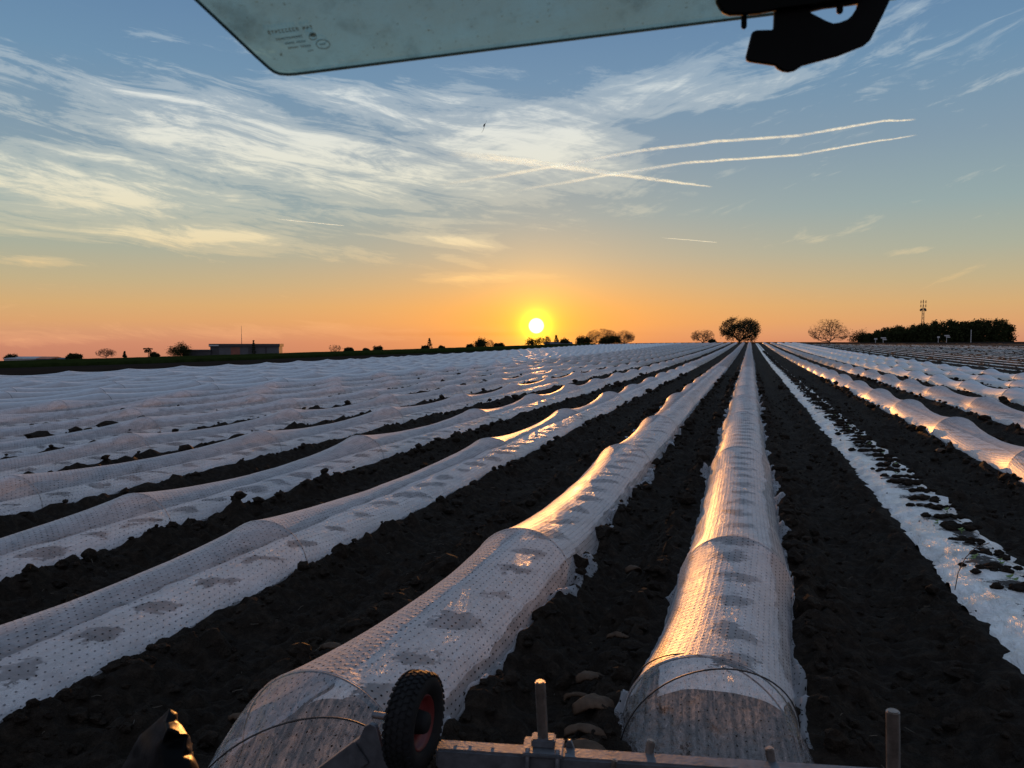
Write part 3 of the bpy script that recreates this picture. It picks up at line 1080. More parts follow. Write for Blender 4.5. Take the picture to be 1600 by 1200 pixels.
# heaps of soil on the planting holes of the uncovered strip
heap_me = []
for s in range(5):
    parts_v, parts_f, b = [], [], 0
    for k in range(16):
        v = V1[(s * 3 + k) % 10] * np.array([1, 1, 0.75]) * rng.uniform(0.014, 0.042)
        v = v + [rng.gauss(0, 0.062), rng.gauss(0, 0.045), rng.uniform(0.0, 0.012)]
        parts_v.append(v)
        parts_f.append(ICO_F + b)
        b += len(v)
    o = mesh_np("soil_heap", np.concatenate(parts_v), np.concatenate(parts_f), M["soil"])
    heap_me.append(o.data)
    bpy.data.objects.remove(o)
yy = 4.3
k = 0
while yy < 130:
    o = bpy.data.objects.new("soil_heap", heap_me[k % 5])
    COL.objects.link(o)
    o.location = (STRIP + 0.10 + rng.uniform(-0.05, 0.05), yy, 0.158 + terr(STRIP, yy))
    o.rotation_euler = (0, 0, rng.choice((0, math.pi)) + rng.uniform(-0.3, 0.3))
    sc_ = rng.uniform(0.95, 1.25)
    o.scale = (sc_ * 1.45, sc_ * 1.05, sc_)
    prop(o, "small heap of dark soil on a planting hole of the uncovered white strip", "soil heap", "soil heaps on the uncovered white strip")
    if yy > 30:
        o.scale = (sc_ * 1.35, sc_ * 2.2, sc_ * 1.1)
    yy += rng.uniform(0.46, 0.62) * (1 if yy < 30 else 1.7)
    k += 1


# melon seedlings with round leaves on the strip
def seedling(px, py, r, label):
    p = on_z(px, py, 0.19)
    root = empty("seedling", (p.x, p.y, 0.12), label, "seedling", "seedlings on the uncovered white strip")
    v, f = tube_np([(p.x + 0.02, p.y, 0.12), (p.x + 0.01, p.y, 0.155), (p.x, p.y, 0.185)], 0.003, 5)
    mesh_np("stem", v, f, M["seed"], root)
    for q in range(2):
        a = rng.uniform(0, 6.28)
        rr = np.linspace(0, 1, 5)[:, None]
        tt = np.linspace(0, 2 * math.pi, 17)[None, :]
        lx = rr * np.cos(tt) * r * (1 + 0.12 * np.sin(5 * tt))
        ly = rr * np.sin(tt) * r * 0.85
        lz = 0.25 * r * rr ** 2 * np.cos(2 * tt) - 0.1 * r * rr
        off = (0.0 if q == 0 else 1.1 * r)
        V = np.stack([p.x + off * math.cos(a) + lx, p.y + off * math.sin(a) + ly, 0.187 - q * 0.02 + lz + 0.3 * lx], -1).reshape(-1, 3)
        mesh_np("leaf", V, grid_faces(5, 17), M["seed"], root)


seedling(1523, 866, 0.030, "green seedling with round leaves on the white strip, beside the bent dry twig")
seedling(1577, 898, 0.032, "green seedling with round leaves nearest to the right picture edge on the white strip")
seedling(1464, 812, 0.024, "small dark green seedling farther up the uncovered white strip")
for k in range(16):
    y_ = 5.2 + k * 1.15 + rng.uniform(-0.2, 0.2)
    x_ = STRIP + 0.12 + rng.uniform(-0.08, 0.1)
    sp_ = Vector((x_, y_, 0.19)) - CAM
    dd_ = sp_.dot(FWD)
    seedling(800 + FPX * sp_.dot(RGT) / dd_, 600 - FPX * sp_.dot(UPV) / dd_, rng.uniform(0.018, 0.032), "small green seedling in a soil heap along the uncovered white strip")
tw = [(1492, 922), (1497, 895), (1508, 872), (1524, 856), (1546, 848)]
pts = [on_z(1492, 922, 0.14)]
for i, (px, py) in enumerate(tw[1:]):
    n_ = FH
    pts.append(on_plane(px, py, pts[0], n_))
v, f = tube_np([tuple(p) for p in pts], 0.0035, 5)
prop(mesh_np("dry_twig", v, f, M["bark"]), "thin bent dry twig standing on the uncovered white strip", "twig")


# smeared clay slabs turned up beside the tunnel
def slab(px, py, L, Wd, yaw, tilt, label, bow=0.35):
    p = on_z(px, py, 0.10)
    n, mth = 22, 11
    u = np.linspace(-1, 1, n)[:, None]
    w_ = np.linspace(-1, 1, mth)[None, :]
    wid = Wd * (1 - np.abs(u) ** 1.6 * 0.9) * (1 + 0.9 * (fbm(u * 3 + px, u * 0, 3, 4) - 0.5))
    x = u * L / 2 + 0 * w_
    y = w_ * wid / 2
    y = y + 0.012 * (vn(u * 9 + px, w_ * 0.0 + 2, 5) - 0.5) * np.abs(w_)
    z = L * bow * 1.1 * (1 - (u + 0.25) ** 2) * 0.5 + 0.022 * (fbm(u * 2.4 + py, w_ * 2.2, 12, 3) - 0.5) + 0.20 * Wd * (1 - w_ ** 2) + 0.010 * (fbm(u * 5 + px, w_ * 4, 8, 3) - 0.5)
    top = np.stack([x, y, z], -1).reshape(-1, 3)
    bot = np.stack([x, y * 0.9, z - 0.008 - 0.014 * vn(u * 6, w_ * 5, 9)], -1).reshape(-1, 3)
    F = grid_faces(n, mth)
    idx = np.arange(n * mth).reshape(n, mth)
    ring = np.concatenate([idx[0, :], idx[1:, -1], idx[-1, -2::-1], idx[-2:0:-1, 0]])
    nx_ = np.roll(ring, -1)
    side = np.stack([ring, ring + n * mth, nx_ + n * mth, nx_], -1)
    Vv = np.concatenate([top, bot])
    Rm = Matrix.Rotation(yaw, 3, 'Z') @ Matrix.Rotation(tilt, 3, 'X')
    Vv = Vv @ np.array(Rm).T + np.array([p.x, p.y, p.z - 0.03])
    o = mesh_np("clay_slab", Vv, np.concatenate([F, F[:, ::-1] + n * mth, side]), M["slab"], None, True)
    return prop(o, label, "clay slab", "smeared clay slabs turned up beside the tunnel")


slab(935, 1105, 0.30, 0.19, R(38), R(-9), "largest curved clay slab lit orange beside the orange-lit tunnel's near end")
slab(925, 1058, 0.20, 0.12, R(32), R(-9), "curved clay slab just above the largest orange-lit one")
slab(918, 1143, 0.24, 0.11, R(20), R(-9), "narrow clay slab just below the largest orange-lit one")
slab(922, 1176, 0.26, 0.15, R(5), R(-9), "rounded clay slab close behind the toolbar's pointed fin")
slab(968, 992, 0.18, 0.07, R(25), R(-9), "short orange-tipped clay slab near the tunnel's left skirt")
slab(990, 888, 0.20, 0.11, R(55), R(-9), "grey clay slab leaning beside the tunnel's torn skirt flap")
slab(905, 1085, 0.18, 0.05, R(28), R(-9), "thin grey clay slab left of the largest orange-lit one")
slab(525, 1012, 0.22, 0.09, R(15), R(-9), "flat pale clay slab left of the tyre's tunnel")
slab(378, 1120, 0.16, 0.07, R(10), R(-9), "small pale clay slab between the black sheet and the gathered film end")
slab(1470, 705, 0.30, 0.16, R(60), R(-9), "brown clay slab leaning at the foot of the tunnel beside the uncovered strip")
slab(1078, 1000, 0.10, 0.05, R(60), R(-9), "small clay slab hidden at the tunnel's left foot") if False else None

# ------------------------------------------------------------------ implement behind the tractor
D0 = 2.14
zb = at(900, 1188, D0).z
yb = at(900, 1188, D0).y
imp = empty("planting_implement", (at(900, 1188, D0).x, yb, zb), "galvanised toolbar with upright posts and a small black tyre at the lower picture edge", "implement")


def on_y(px, py, y):
    r = ray(px, py)
    return CAM + r * (y / r.y)


BW = 0.058
PA, PB = on_z(690, 1178, zb), on_z(1150, 1209, zb)
DB = (PB - PA).normalized()                 # along the bar
NB_ = Vector((-DB.y, DB.x, 0))              # away from the tractor
RB = Matrix.Rotation(math.atan2(DB.y, DB.x), 3, 'Z')


def on_bar(px, py, off=0.0):
    return on_plane(px, py, PA + NB_ * off, NB_)


a_, b_ = on_bar(684, 1170), on_bar(1420, 1225)
ea, eb = (a_ - PA).dot(DB), (b_ - PA).dot(DB) + 0.25
bm = bmesh.new()
add_box(bm, PA + DB * ((ea + eb) / 2), (eb - ea, BW, BW), RB)
bm_obj("toolbar", bm, M["galv"], imp, False, 0.006)
for k, px in enumerate((712, 735, 770, 885)):
    p = on_bar(px, 1178)
    p.z = zb + BW / 2
    bm = bmesh.new()
    add_cyl(bm, p - Vector((0, 0, 0.002)), p + Vector((0, 0, 0.0012)), 0.0045, n=10)
    bm_obj("bolt", bm, M["galv"], imp)


def upright(pxt, pyt, pxb, pyb, off, rad, name="post", mat="steel", extra=0.0):
    a = on_bar(pxb, pyb, off)
    b = on_bar(pxt, pyt, off)
    dirv = (b - a).normalized()
    bm = bmesh.new()
    add_cyl(bm, a - dirv * extra, b, rad, n=24)
    return bm_obj(name, bm, M[mat], imp, False, 0.003)


def smooth_angle(o):
    o.data.polygons.foreach_set("use_smooth", np.ones(len(o.data.polygons), dtype=bool))
    o.data.set_sharp_from_angle(angle=R(40))


for args in ((844, 1064, 849, 1165, 0.005, 0.0148), (1395, 1110, 1396, 1215, -0.06, 0.0165), (1018, 1156, 1006, 1215, 0.03, 0.0115), (1202, 1168, 1210, 1225, 0.03, 0.0115), (961, 1186, 955, 1215, -0.04, 0.0075)):
    o = upright(*args, extra=0.05)
    smooth_angle(o)
# clamp plate and U bolt round the bar
pc = on_bar(849, 1166)
pc.z = zb
bm = bmesh.new()
add_box(bm, pc + Vector((0, 0, BW / 2 + 0.009)), (0.112, BW + 0.035, 0.011), RB)
bm_obj("clamp_plate", bm, M["galv"], imp, False, 0.003)
bm = bmesh.new()
add_box(bm, pc + NB_ * 0.008 + Vector((0, 0, BW / 2 + 0.026)), (0.066, 0.045, 0.024), RB)
bm_obj("socket", bm, M["galv"], imp, False, 0.004)
for sx in (-0.041, 0.041):
    o_ = pc + DB * sx - NB_ * (BW / 2 + 0.009)
    pts = [o_ + Vector((0, 0, -0.08)), o_ + Vector((0, 0, 0.012)), o_ + NB_ * 0.003 + Vector((0, 0, BW / 2 + 0.006)), o_ + NB_ * 0.012 + Vector((0, 0, BW / 2 + 0.019))]
    v, f = tube_np([tuple(q_) for q_ in pts], 0.0068, 10)
    mesh_np("u_bolt", v, f, M["galv"], imp)


def plate_y(name, pix, y, thick, mat, parent, bevel=0.0015):
    P = [on_y(px, py, y) for px, py in pix]
    xf = Matrix(((1, 0, 0, 0), (0, 0, -1, y), (0, 1, 0, 0), (0, 0, 0, 1)))
    return poly_plate(name, [(p.x, p.z) for p in P], [], thick, bevel, xf, M[mat], parent)


plate_y("fin", [(880, 1182), (888, 1157), (892, 1157), (903, 1184)], on_bar(890, 1178, 0.03).y, 0.006, "galv", imp)
plate_y("bracket", [(545, 1215), (560, 1160), (572, 1134), (580, 1130), (588, 1134), (596, 1160), (612, 1215)], on_bar(580, 1170, -0.03).y, 0.012, "galv", imp)
# angled flat bar to the left of the bracket
yl_ = on_bar(572, 1170, 0.0).y
a, b = on_y(455, 1236, yl_ - 0.03), on_y(572, 1148, yl_ - 0.01)
bm = bmesh.new()
dv = (b - a)
q = Vector((1, 0, 0)).rotation_difference(dv.normalized()).to_matrix()
add_box(bm, (a + b) / 2, (dv.length, 0.045, 0.012), q)
add_box(bm, (a + b) / 2 + Vector((0.0, -0.03, -0.035)), (dv.length, 0.008, 0.07), q)
bm_obj("brace", bm, M["galv"], imp, False, 0.002)

# wheel (axle along the bar)
wc = at(648, 1127, 2.18)
WR, WW = 0.136, 0.084
wheel = bpy.data.objects.new("wheel", None)
COL.objects.link(wheel)
wheel.parent = imp
wheel.location = wc - Vector(imp.location)


def lathe_x(profile, n, mat, name, parent, smooth=True):
    """profile [(x, r)], revolved about the X axis through wc"""
    P = np.array(profile)
    th = np.arange(n) * 2 * math.pi / n
    V = np.stack([P[:, 0][:, None] + 0 * th, P[:, 1][:, None] * np.cos(th), P[:, 1][:, None] * np.sin(th)], -1)
    m_ = len(P)
    i = np.arange(m_ - 1)[:, None]
    j = np.arange(n)[None, :]
    a_ = i * n + j
    b_ = i * n + (j + 1) % n
    F = np.stack([a_, b_, b_ + n, a_ + n], -1).reshape(-1, 4)
    me_o = mesh_np(name, V.reshape(-1, 3), F, M[mat], None, smooth)
    me_o.parent = parent
    return me_o


hw = WW / 2
prof = [(-hw * 0.62, WR * 0.55), (-hw * 0.86, WR * 0.62), (-hw, WR * 0.76), (-hw * 0.97, WR * 0.86), (-hw * 0.8, WR * 0.94), (-hw * 0.45, WR * 0.975), (0, WR * 0.98),
        (hw * 0.45, WR * 0.975), (hw * 0.8, WR * 0.94), (hw * 0.97, WR * 0.86), (hw, WR * 0.76), (hw * 0.86, WR * 0.62), (hw * 0.62, WR * 0.55)]
tyre = lathe_x(prof, 64, "rubber", "tyre", wheel)
# tread blocks follow the crown
bm = bmesh.new()
NB = 40
for k in range(NB):
    for j, fx in enumerate((-0.78, -0.40, 0.0, 0.40, 0.78)):
        a_ = (k + (0.5 if j % 2 else 0.0)) * 2 * math.pi / NB
        rr_ = WR * (0.985 - 0.055 * abs(fx) ** 3)
        Rm = Matrix.Rotation(a_, 3, 'X')
        c_ = Rm @ Vector((fx * hw, 0, rr_))
        tl = Matrix.Rotation(fx * 0.75, 3, 'Y')
        add_box(bm, c_, (hw * 0.35, 2 * math.pi * WR / NB * 0.62, 0.006), Rm @ tl @ Matrix.Rotation(0.35 * (1 if j % 2 else -1), 3, 'Z'))
tb = bm_obj("tread", bm, M["rubber"], None, False, 0.0012)
tb.parent = wheel
lathe_x([(hw * 0.62, WR * 0.56), (hw * 0.70, WR * 0.53), (hw * 0.3, WR * 0.50), (hw * 0.12, WR * 0.42), (hw * 0.10, WR * 0.25), (hw * 0.2, WR * 0.24)], 48, "red", "rim", wheel)
lathe_x([(-hw * 0.62, WR * 0.56), (-hw * 0.3, WR * 0.50), (-hw * 0.1, WR * 0.25)], 48, "red", "rim", wheel)
lathe_x([(hw * 0.05, WR * 0.25), (hw * 0.75, WR * 0.22), (hw * 0.95, WR * 0.19), (hw * 0.97, 0.001)], 32, "rubber", "hub", wheel)
# arm carrying the wheel
bm = bmesh.new()
add_cyl(bm, (wc.x + 0.02, wc.y, wc.z), (wc.x - 0.13, wc.y, wc.z), 0.010)
bm_obj("axle", bm, M["galv"], imp)

# crumpled black plastic at the lower left
front = [(263, 1108, 2.30), (274, 1115, 2.30), (276, 1126, 2.29), (288, 1140, 2.27), (295, 1147, 2.26), (297, 1160, 2.29), (298, 1178, 2.28), (313, 1204, 2.26), (330, 1240, 2.25),
         (254, 1118, 2.33), (240, 1131, 2.36), (216, 1150, 2.38), (200, 1180, 2.40), (180, 1215, 2.42), (170, 1250, 2.43),
         (259, 1128, 2.25), (262, 1141, 2.20), (281, 1147, 2.22), (274, 1155, 2.25), (293, 1166, 2.24), (252, 1165, 2.20), (282, 1182, 2.21), (296, 1190, 2.22), (228, 1175, 2.27), (225, 1215, 2.22), (262, 1215, 2.15), (292, 1225, 2.17), (240, 1260, 2.2), (300, 1262, 2.18)]
tris = [(0, 1, 15), (1, 2, 15), (2, 16, 15), (2, 3, 17), (2, 17, 16), (3, 4, 17), (4, 5, 19), (4, 19, 18), (17, 4, 18), (16, 17, 18), (0, 15, 9), (9, 15, 10), (15, 16, 20), (10, 15, 20), (10, 20, 23), (10, 23, 11),
        (16, 18, 20), (18, 21, 20), (18, 19, 21), (19, 5, 6), (19, 6, 21), (21, 6, 22), (6, 7, 22), (11, 23, 12), (12, 23, 24), (12, 24, 13), (23, 20, 24), (20, 25, 24), (20, 21, 25), (21, 22, 26), (21, 26, 25), (22, 7, 26),
        (7, 8, 26), (8, 28, 26), (26, 28, 25), (25, 28, 27), (24, 25, 27), (13, 24, 27), (13, 27, 14)]
bm = bmesh.new()
bv = [bm.verts.new(at(*p)) for p in front]
for tr_ in tris:
    bm.faces.new([bv[k] for k in tr_])
rim_ = [14, 13, 12, 11, 10, 9, 0, 1, 2, 3, 4, 5, 6, 7, 8]
bk = [bm.verts.new(at(front[k][0] + 2, front[k][1] + 5, front[k][2] + 0.06 + 0.04 * ((k * 7) % 3))) for k in rim_]
for q in range(len(rim_) - 1):
    bm.faces.new((bv[rim_[q]], bv[rim_[q + 1]], bk[q + 1], bk[q]))
bk2 = bm.verts.new(at(240, 1215, 2.62))
for q in range(len(rim_) - 1):
    bm.faces.new((bk[q], bk[q + 1], bk2))
bmesh.ops.subdivide_edges(bm, edges=bm.edges[:], cuts=3, use_grid_fill=True, smooth=0.35)
for v_ in bm.verts:
    c_ = v_.co
    v_.co += Vector((0.006, 0.01, 0.004)) * float(vn(np.array([c_.x * 34]), np.array([c_.z * 40 + c_.y * 20]), 4)[0] - 0.5)
o = bm_obj("black_sheet", bm, M["blackplastic"], None, True)
prop(o, "crumpled glossy black plastic sheet poking up at the lower left", "plastic sheet")

# ------------------------------------------------------------------ raised rear window of the tractor
gp0 = at(436, 118, 1.15)
gp1 = at(1140, 30, 1.15)
gp2 = at(300, 0, 0.99)
gn = (gp1 - gp0).cross(gp2 - gp0).normalized()
ex_ = (gp1 - gp0).normalized()
ey_ = gn.cross(ex_).normalized()
GXF = Matrix.Identity(4)
for r_i in range(3):
    GXF[r_i][0], GXF[r_i][1], GXF[r_i][2], GXF[r_i][3] = ex_[r_i], ey_[r_i], gn[r_i], gp0[r_i]


def g2(px, py):
    p = on_plane(px, py, gp0, gn) - gp0
    return (p.dot(ex_), p.dot(ey_))


glass_pix = [(130, -160), (308, 1), (400, 88), (410, 97), (420, 106), (428, 112), (437, 115.5), (450, 116.5), (465, 115.5), (800, 73), (1120, 33), (1400, -2), (1400, -160)]
win = empty("rear_window", tuple(gp0), "raised tinted tractor rear window, dusty pane across the upper edge", "window pane")
poly_plate("glass_pane", [g2(*p) for p in glass_pix], [], 0.005, 0.0, GXF, M["glass"], win)
# dark ground edge of the pane
edge_pts = [GXF @ Vector((*g2(*p), 0.0)) for p in glass_pix[:-1]]
dense = []
for a_, b_ in zip(edge_pts[:-1], edge_pts[1:]):
    for q in np.linspace(0, 1, 6, endpoint=False):
        dense.append(tuple(a_.lerp(b_, q)))
M["edge"] = simple("glass_edge", (0.012, 0.014, 0.014), 0.9, 0, 0.2, 8, 0, 0.0)
v, f = tube_np(dense, 0.0022, 6)
mesh_np("glass_edge", v, f, M["edge"], win)
# printed approval mark: rows of tiny unreadable characters
bm = bmesh.new()


def glyph_row(pxa, pya, pxb, pyb, h, n, gaps=()):
    a_, b_ = Vector((*g2(pxa, pya), 0)), Vector((*g2(pxb, pyb), 0))
    d_ = (b_ - a_) / n
    nrm_ = Vector((-d_.y, d_.x, 0)).normalized()
    for k in range(n):
        if k in gaps:
            continue
        c0 = a_ + d_ * (k + 0.5)
        hh_ = h
        for (ox, oy, sx, sy) in rng.choice(([(-.28, 0, .2, 1), (.28, 0, .2, 1), (0, .35, .5, .2)], [(-.28, 0, .2, 1), (0, .4, .6, .2), (0, -.4, .6, .2)], [(0, 0, .24, 1), (0, .4, .7, .2)], [(-.28, 0, .2, 1), (.1, 0, .6, .2), (.28, .2, .2, .6)])):
            c_ = c0 + d_ * ox * 0.8 + nrm_ * (oy * hh_)
            rot = Matrix.Rotation(math.atan2(d_.y, d_.x), 3, 'Z')
            M4 = GXF @ Matrix.Translation(Vector((c_.x, c_.y, -0.0030))) @ rot.to_4x4() @ Matrix.Diagonal((d_.length * sx * 1.0, hh_ * sy, 0.0006, 1))
            bmesh.ops.create_cube(bm, size=1, matrix=M4)


glyph_row(418, 54, 489, 45, 0.0066, 13, (9,))
glyph_row(431, 65, 473, 59, 0.0042, 12)
glyph_row(446, 71, 478, 67, 0.0034, 11, (5,))
glyph_row(450, 78, 486, 74, 0.0036, 11, (5,))
glyph_row(481, 83, 490, 81, 0.0020, 3)


def ring(pxc, pyc, r_, wd, n=28, fill=False):
    c_ = Vector((*g2(pxc, pyc), -0.0030))
    for k in range(n):
        a_ = 2 * math.pi * k / n
        p_ = c_ + Vector((math.cos(a_), math.sin(a_), 0)) * r_
        M4 = GXF @ Matrix.Translation(p_) @ Matrix.Rotation(a_, 4, 'Z') @ Matrix.Diagonal((wd, 2 * math.pi * r_ / n * 0.95, 0.0006, 1))
        bmesh.ops.create_cube(bm, size=1, matrix=M4)


ring(505, 72, 0.0095, 0.0009)
ring(489, 61, 0.0050, 0.0008)
ring(489, 57, 0.0024, 0.0048, 10)
glyph_row(500, 73, 509, 71, 0.0035, 3)
mk = bm_obj("printed_mark", bm, M["edge"], win)

# black latch at the end of the pane
lp = at(1260, 50, 1.12)
LXF = Matrix.Identity(4)
for r_i in range(3):
    LXF[r_i][0], LXF[r_i][1], LXF[r_i][2], LXF[r_i][3] = RGT[r_i], (0, 0, 1)[r_i], -FH[r_i], lp[r_i]


def l2(px, py):
    p = on_plane(px, py, lp, FH) - lp
    return (p.dot(RGT), p.z)


lat = empty("window_latch", tuple(lp), "black latch with a bent handle at the right end of the raised window", "latch")
handle = [(1212, -40), (1211, 22), (1210, 45), (1205, 49.5), (1181, 50), (1176, 52), (1167, 88), (1168, 93), (1172, 95), (1212, 101), (1216, 106), (1224, 110), (1233, 111), (1242, 109), (1248, 105), (1254, 101),
          (1310, 86), (1350, 70), (1357, 64), (1377, 24), (1392, -8), (1405, -40)]
hole = [(1262, 18), (1290, 11), (1309, 9), (1322, 7), (1342, 4), (1340, 13), (1333, 24), (1323, 33), (1310, 38), (1300, 39.5), (1290, 36), (1265, 23)]
poly_plate("handle", [l2(*p) for p in handle], [[l2(*p) for p in hole]], 0.008, 0.001, LXF, M["latch"], lat)
hs = [(1113, -40), (1117, 8), (1122, 17), (1128, 24), (1137, 27.5), (1155, 27), (1180, 25), (1214, 19), (1262, 13), (1310, 4), (1345, -3), (1360, -40)]
LX2 = Matrix.Translation(-FH * 0.012) @ LXF
poly_plate("housing", [l2(*p) for p in hs], [], 0.010, 0.001, LX2, M["latch"], lat)
for (px, pa, pb, rd) in ((1162.5, 20, 41, 0.0042), (1312, 2, 17, 0.0048)):
    bm = bmesh.new()
    a_ = on_plane(px, pa, lp, FH)
    b_ = on_plane(px, pb, lp, FH)
    add_cyl(bm, a_, b_, rd, n=16)
    bmesh.ops.create_uvsphere(bm, u_segments=12, v_segments=8, radius=rd, matrix=Matrix.Translation(b_))
    bm_obj("pin", bm, M["latch"], lat, True)


# ------------------------------------------------------------------ trees
def spot(px, d):
    r = ray(px, 531.5)
    rh = Vector((r.x, r.y, 0))
    p = rh * (d / rh.dot(FH))
    return p.x, p.y, terr(p.x, p.y)


def ztop(py, d):
    r = ray(800, py)
    return H_CAM + r.z * d / r.dot(FH)


def branch_tree(base, height, width, seed, levels=6, spread=0.9, trunk_frac=0.22, rad=0.3, kids=(3, 4), min_r=0.022, lean=(0, 0)):
    """returns trunk tubes, twig tubes, tips: a forking skeleton that fills an ellipsoid of the given size"""
    r = random.Random(seed)
    trunkV, trunkF, twV, twF = [], [], [], []
    nt_, nw_ = [0], [0]
    tips = []
    base = Vector(base)
    cz = base.z + height * 0.50
    cen = Vector((base.x + lean[0], base.y + lean[1], cz))
    rx, rz = width / 2, height * 0.50

    def seg(a, b, ra, rb, lev):
        mid = (a + b) / 2 + Vector((r.gauss(0, 1), r.gauss(0, 1), r.gauss(0, .5))) * (b - a).length * 0.05
        v, f = tube_np([tuple(a), tuple(mid), tuple(b)], [ra, (ra + rb) / 2, rb], 5 if lev < 2 else 3)
        if lev < 2:
            trunkV.append(v)
            trunkF.append(f + nt_[0])
            nt_[0] += len(v)
        else:
            twV.append(v)
            twF.append(f + nw_[0])
            nw_[0] += len(v)

    def inside(p):
        q = p - cen
        return (q.x / rx) ** 2 + (q.y / rx) ** 2 + (q.z / rz) ** 2

    def grow(a, d, L, ra, lev):
        b = a + d * L
        ins = inside(b)
        if ins > 1.0 and lev > 1:
            b = a + d * L * 0.5
            if inside(b) > 1.05:
                tips.append(a)
                return
        rb = max(min_r, ra * 0.66)
        seg(a, b, ra, rb, lev)
        if lev >= levels:
            tips.append(b)
            return
        n = r.randint(*kids) if lev else r.randint(4, 6)
        ph0 = r.uniform(0, 6.28)
        for k in range(n):
            ph = ph0 + 6.283 * k / n + r.uniform(-0.4, 0.4)
            tl = spread * r.uniform(0.45, 1.15) * (1.1 if lev == 0 else 0.8)
            ax = d.orthogonal().normalized()
            nd = (d * math.cos(tl) + (ax * math.cos(ph) + d.cross(ax) * math.sin(ph)) * math.sin(tl))
            nd = (nd + Vector((0, 0, 0.10 if spread < 1 else 0.0))).normalized()
            Ln = L * r.uniform(0.62, 0.92) if lev else height * 0.26 * r.uniform(0.8, 1.25) * (1 + 0.5 * math.sin(tl) * (width / height - 1))
            grow(b if (lev == 0 or r.random() < 0.6) else a.lerp(b, r.uniform(0.5, 0.95)), nd, Ln, rb, lev + 1)

    grow(base - Vector((0, 0, 0.3)), Vector((r.uniform(-.06, .06), 0, 1)).normalized(), height * trunk_frac + 0.3, rad, 0)
    cat = lambda V, F: (np.concatenate(V), np.concatenate(F)) if V else (np.zeros((0, 3)), np.zeros((0, 4), dtype=int))
    return cat(trunkV, trunkF), cat(twV, twF), tips


def leaf_cards(centres, n_each, spreadr, size, seed):
    g = np.random.default_rng(seed)
    C = np.repeat(np.asarray(centres, dtype=float), n_each, 0)
    C = C + g.normal(0, spreadr, C.shape)
    n = len(C)
    A = g.normal(0, 1, (n, 3))
    A /= np.linalg.norm(A, axis=1)[:, None]
    B = np.cross(A, g.normal(0, 1, (n, 3)))
    B /= np.linalg.norm(B, axis=1)[:, None]
    s = size * g.uniform(0.55, 1.3, (n, 1))
    V = np.stack([C - A * s, C - B * s * 0.6, C + A * s, C + B * s * 0.6], 1).reshape(-1, 3)
    F = np.arange(n * 4).reshape(-1, 4)
    return V, F


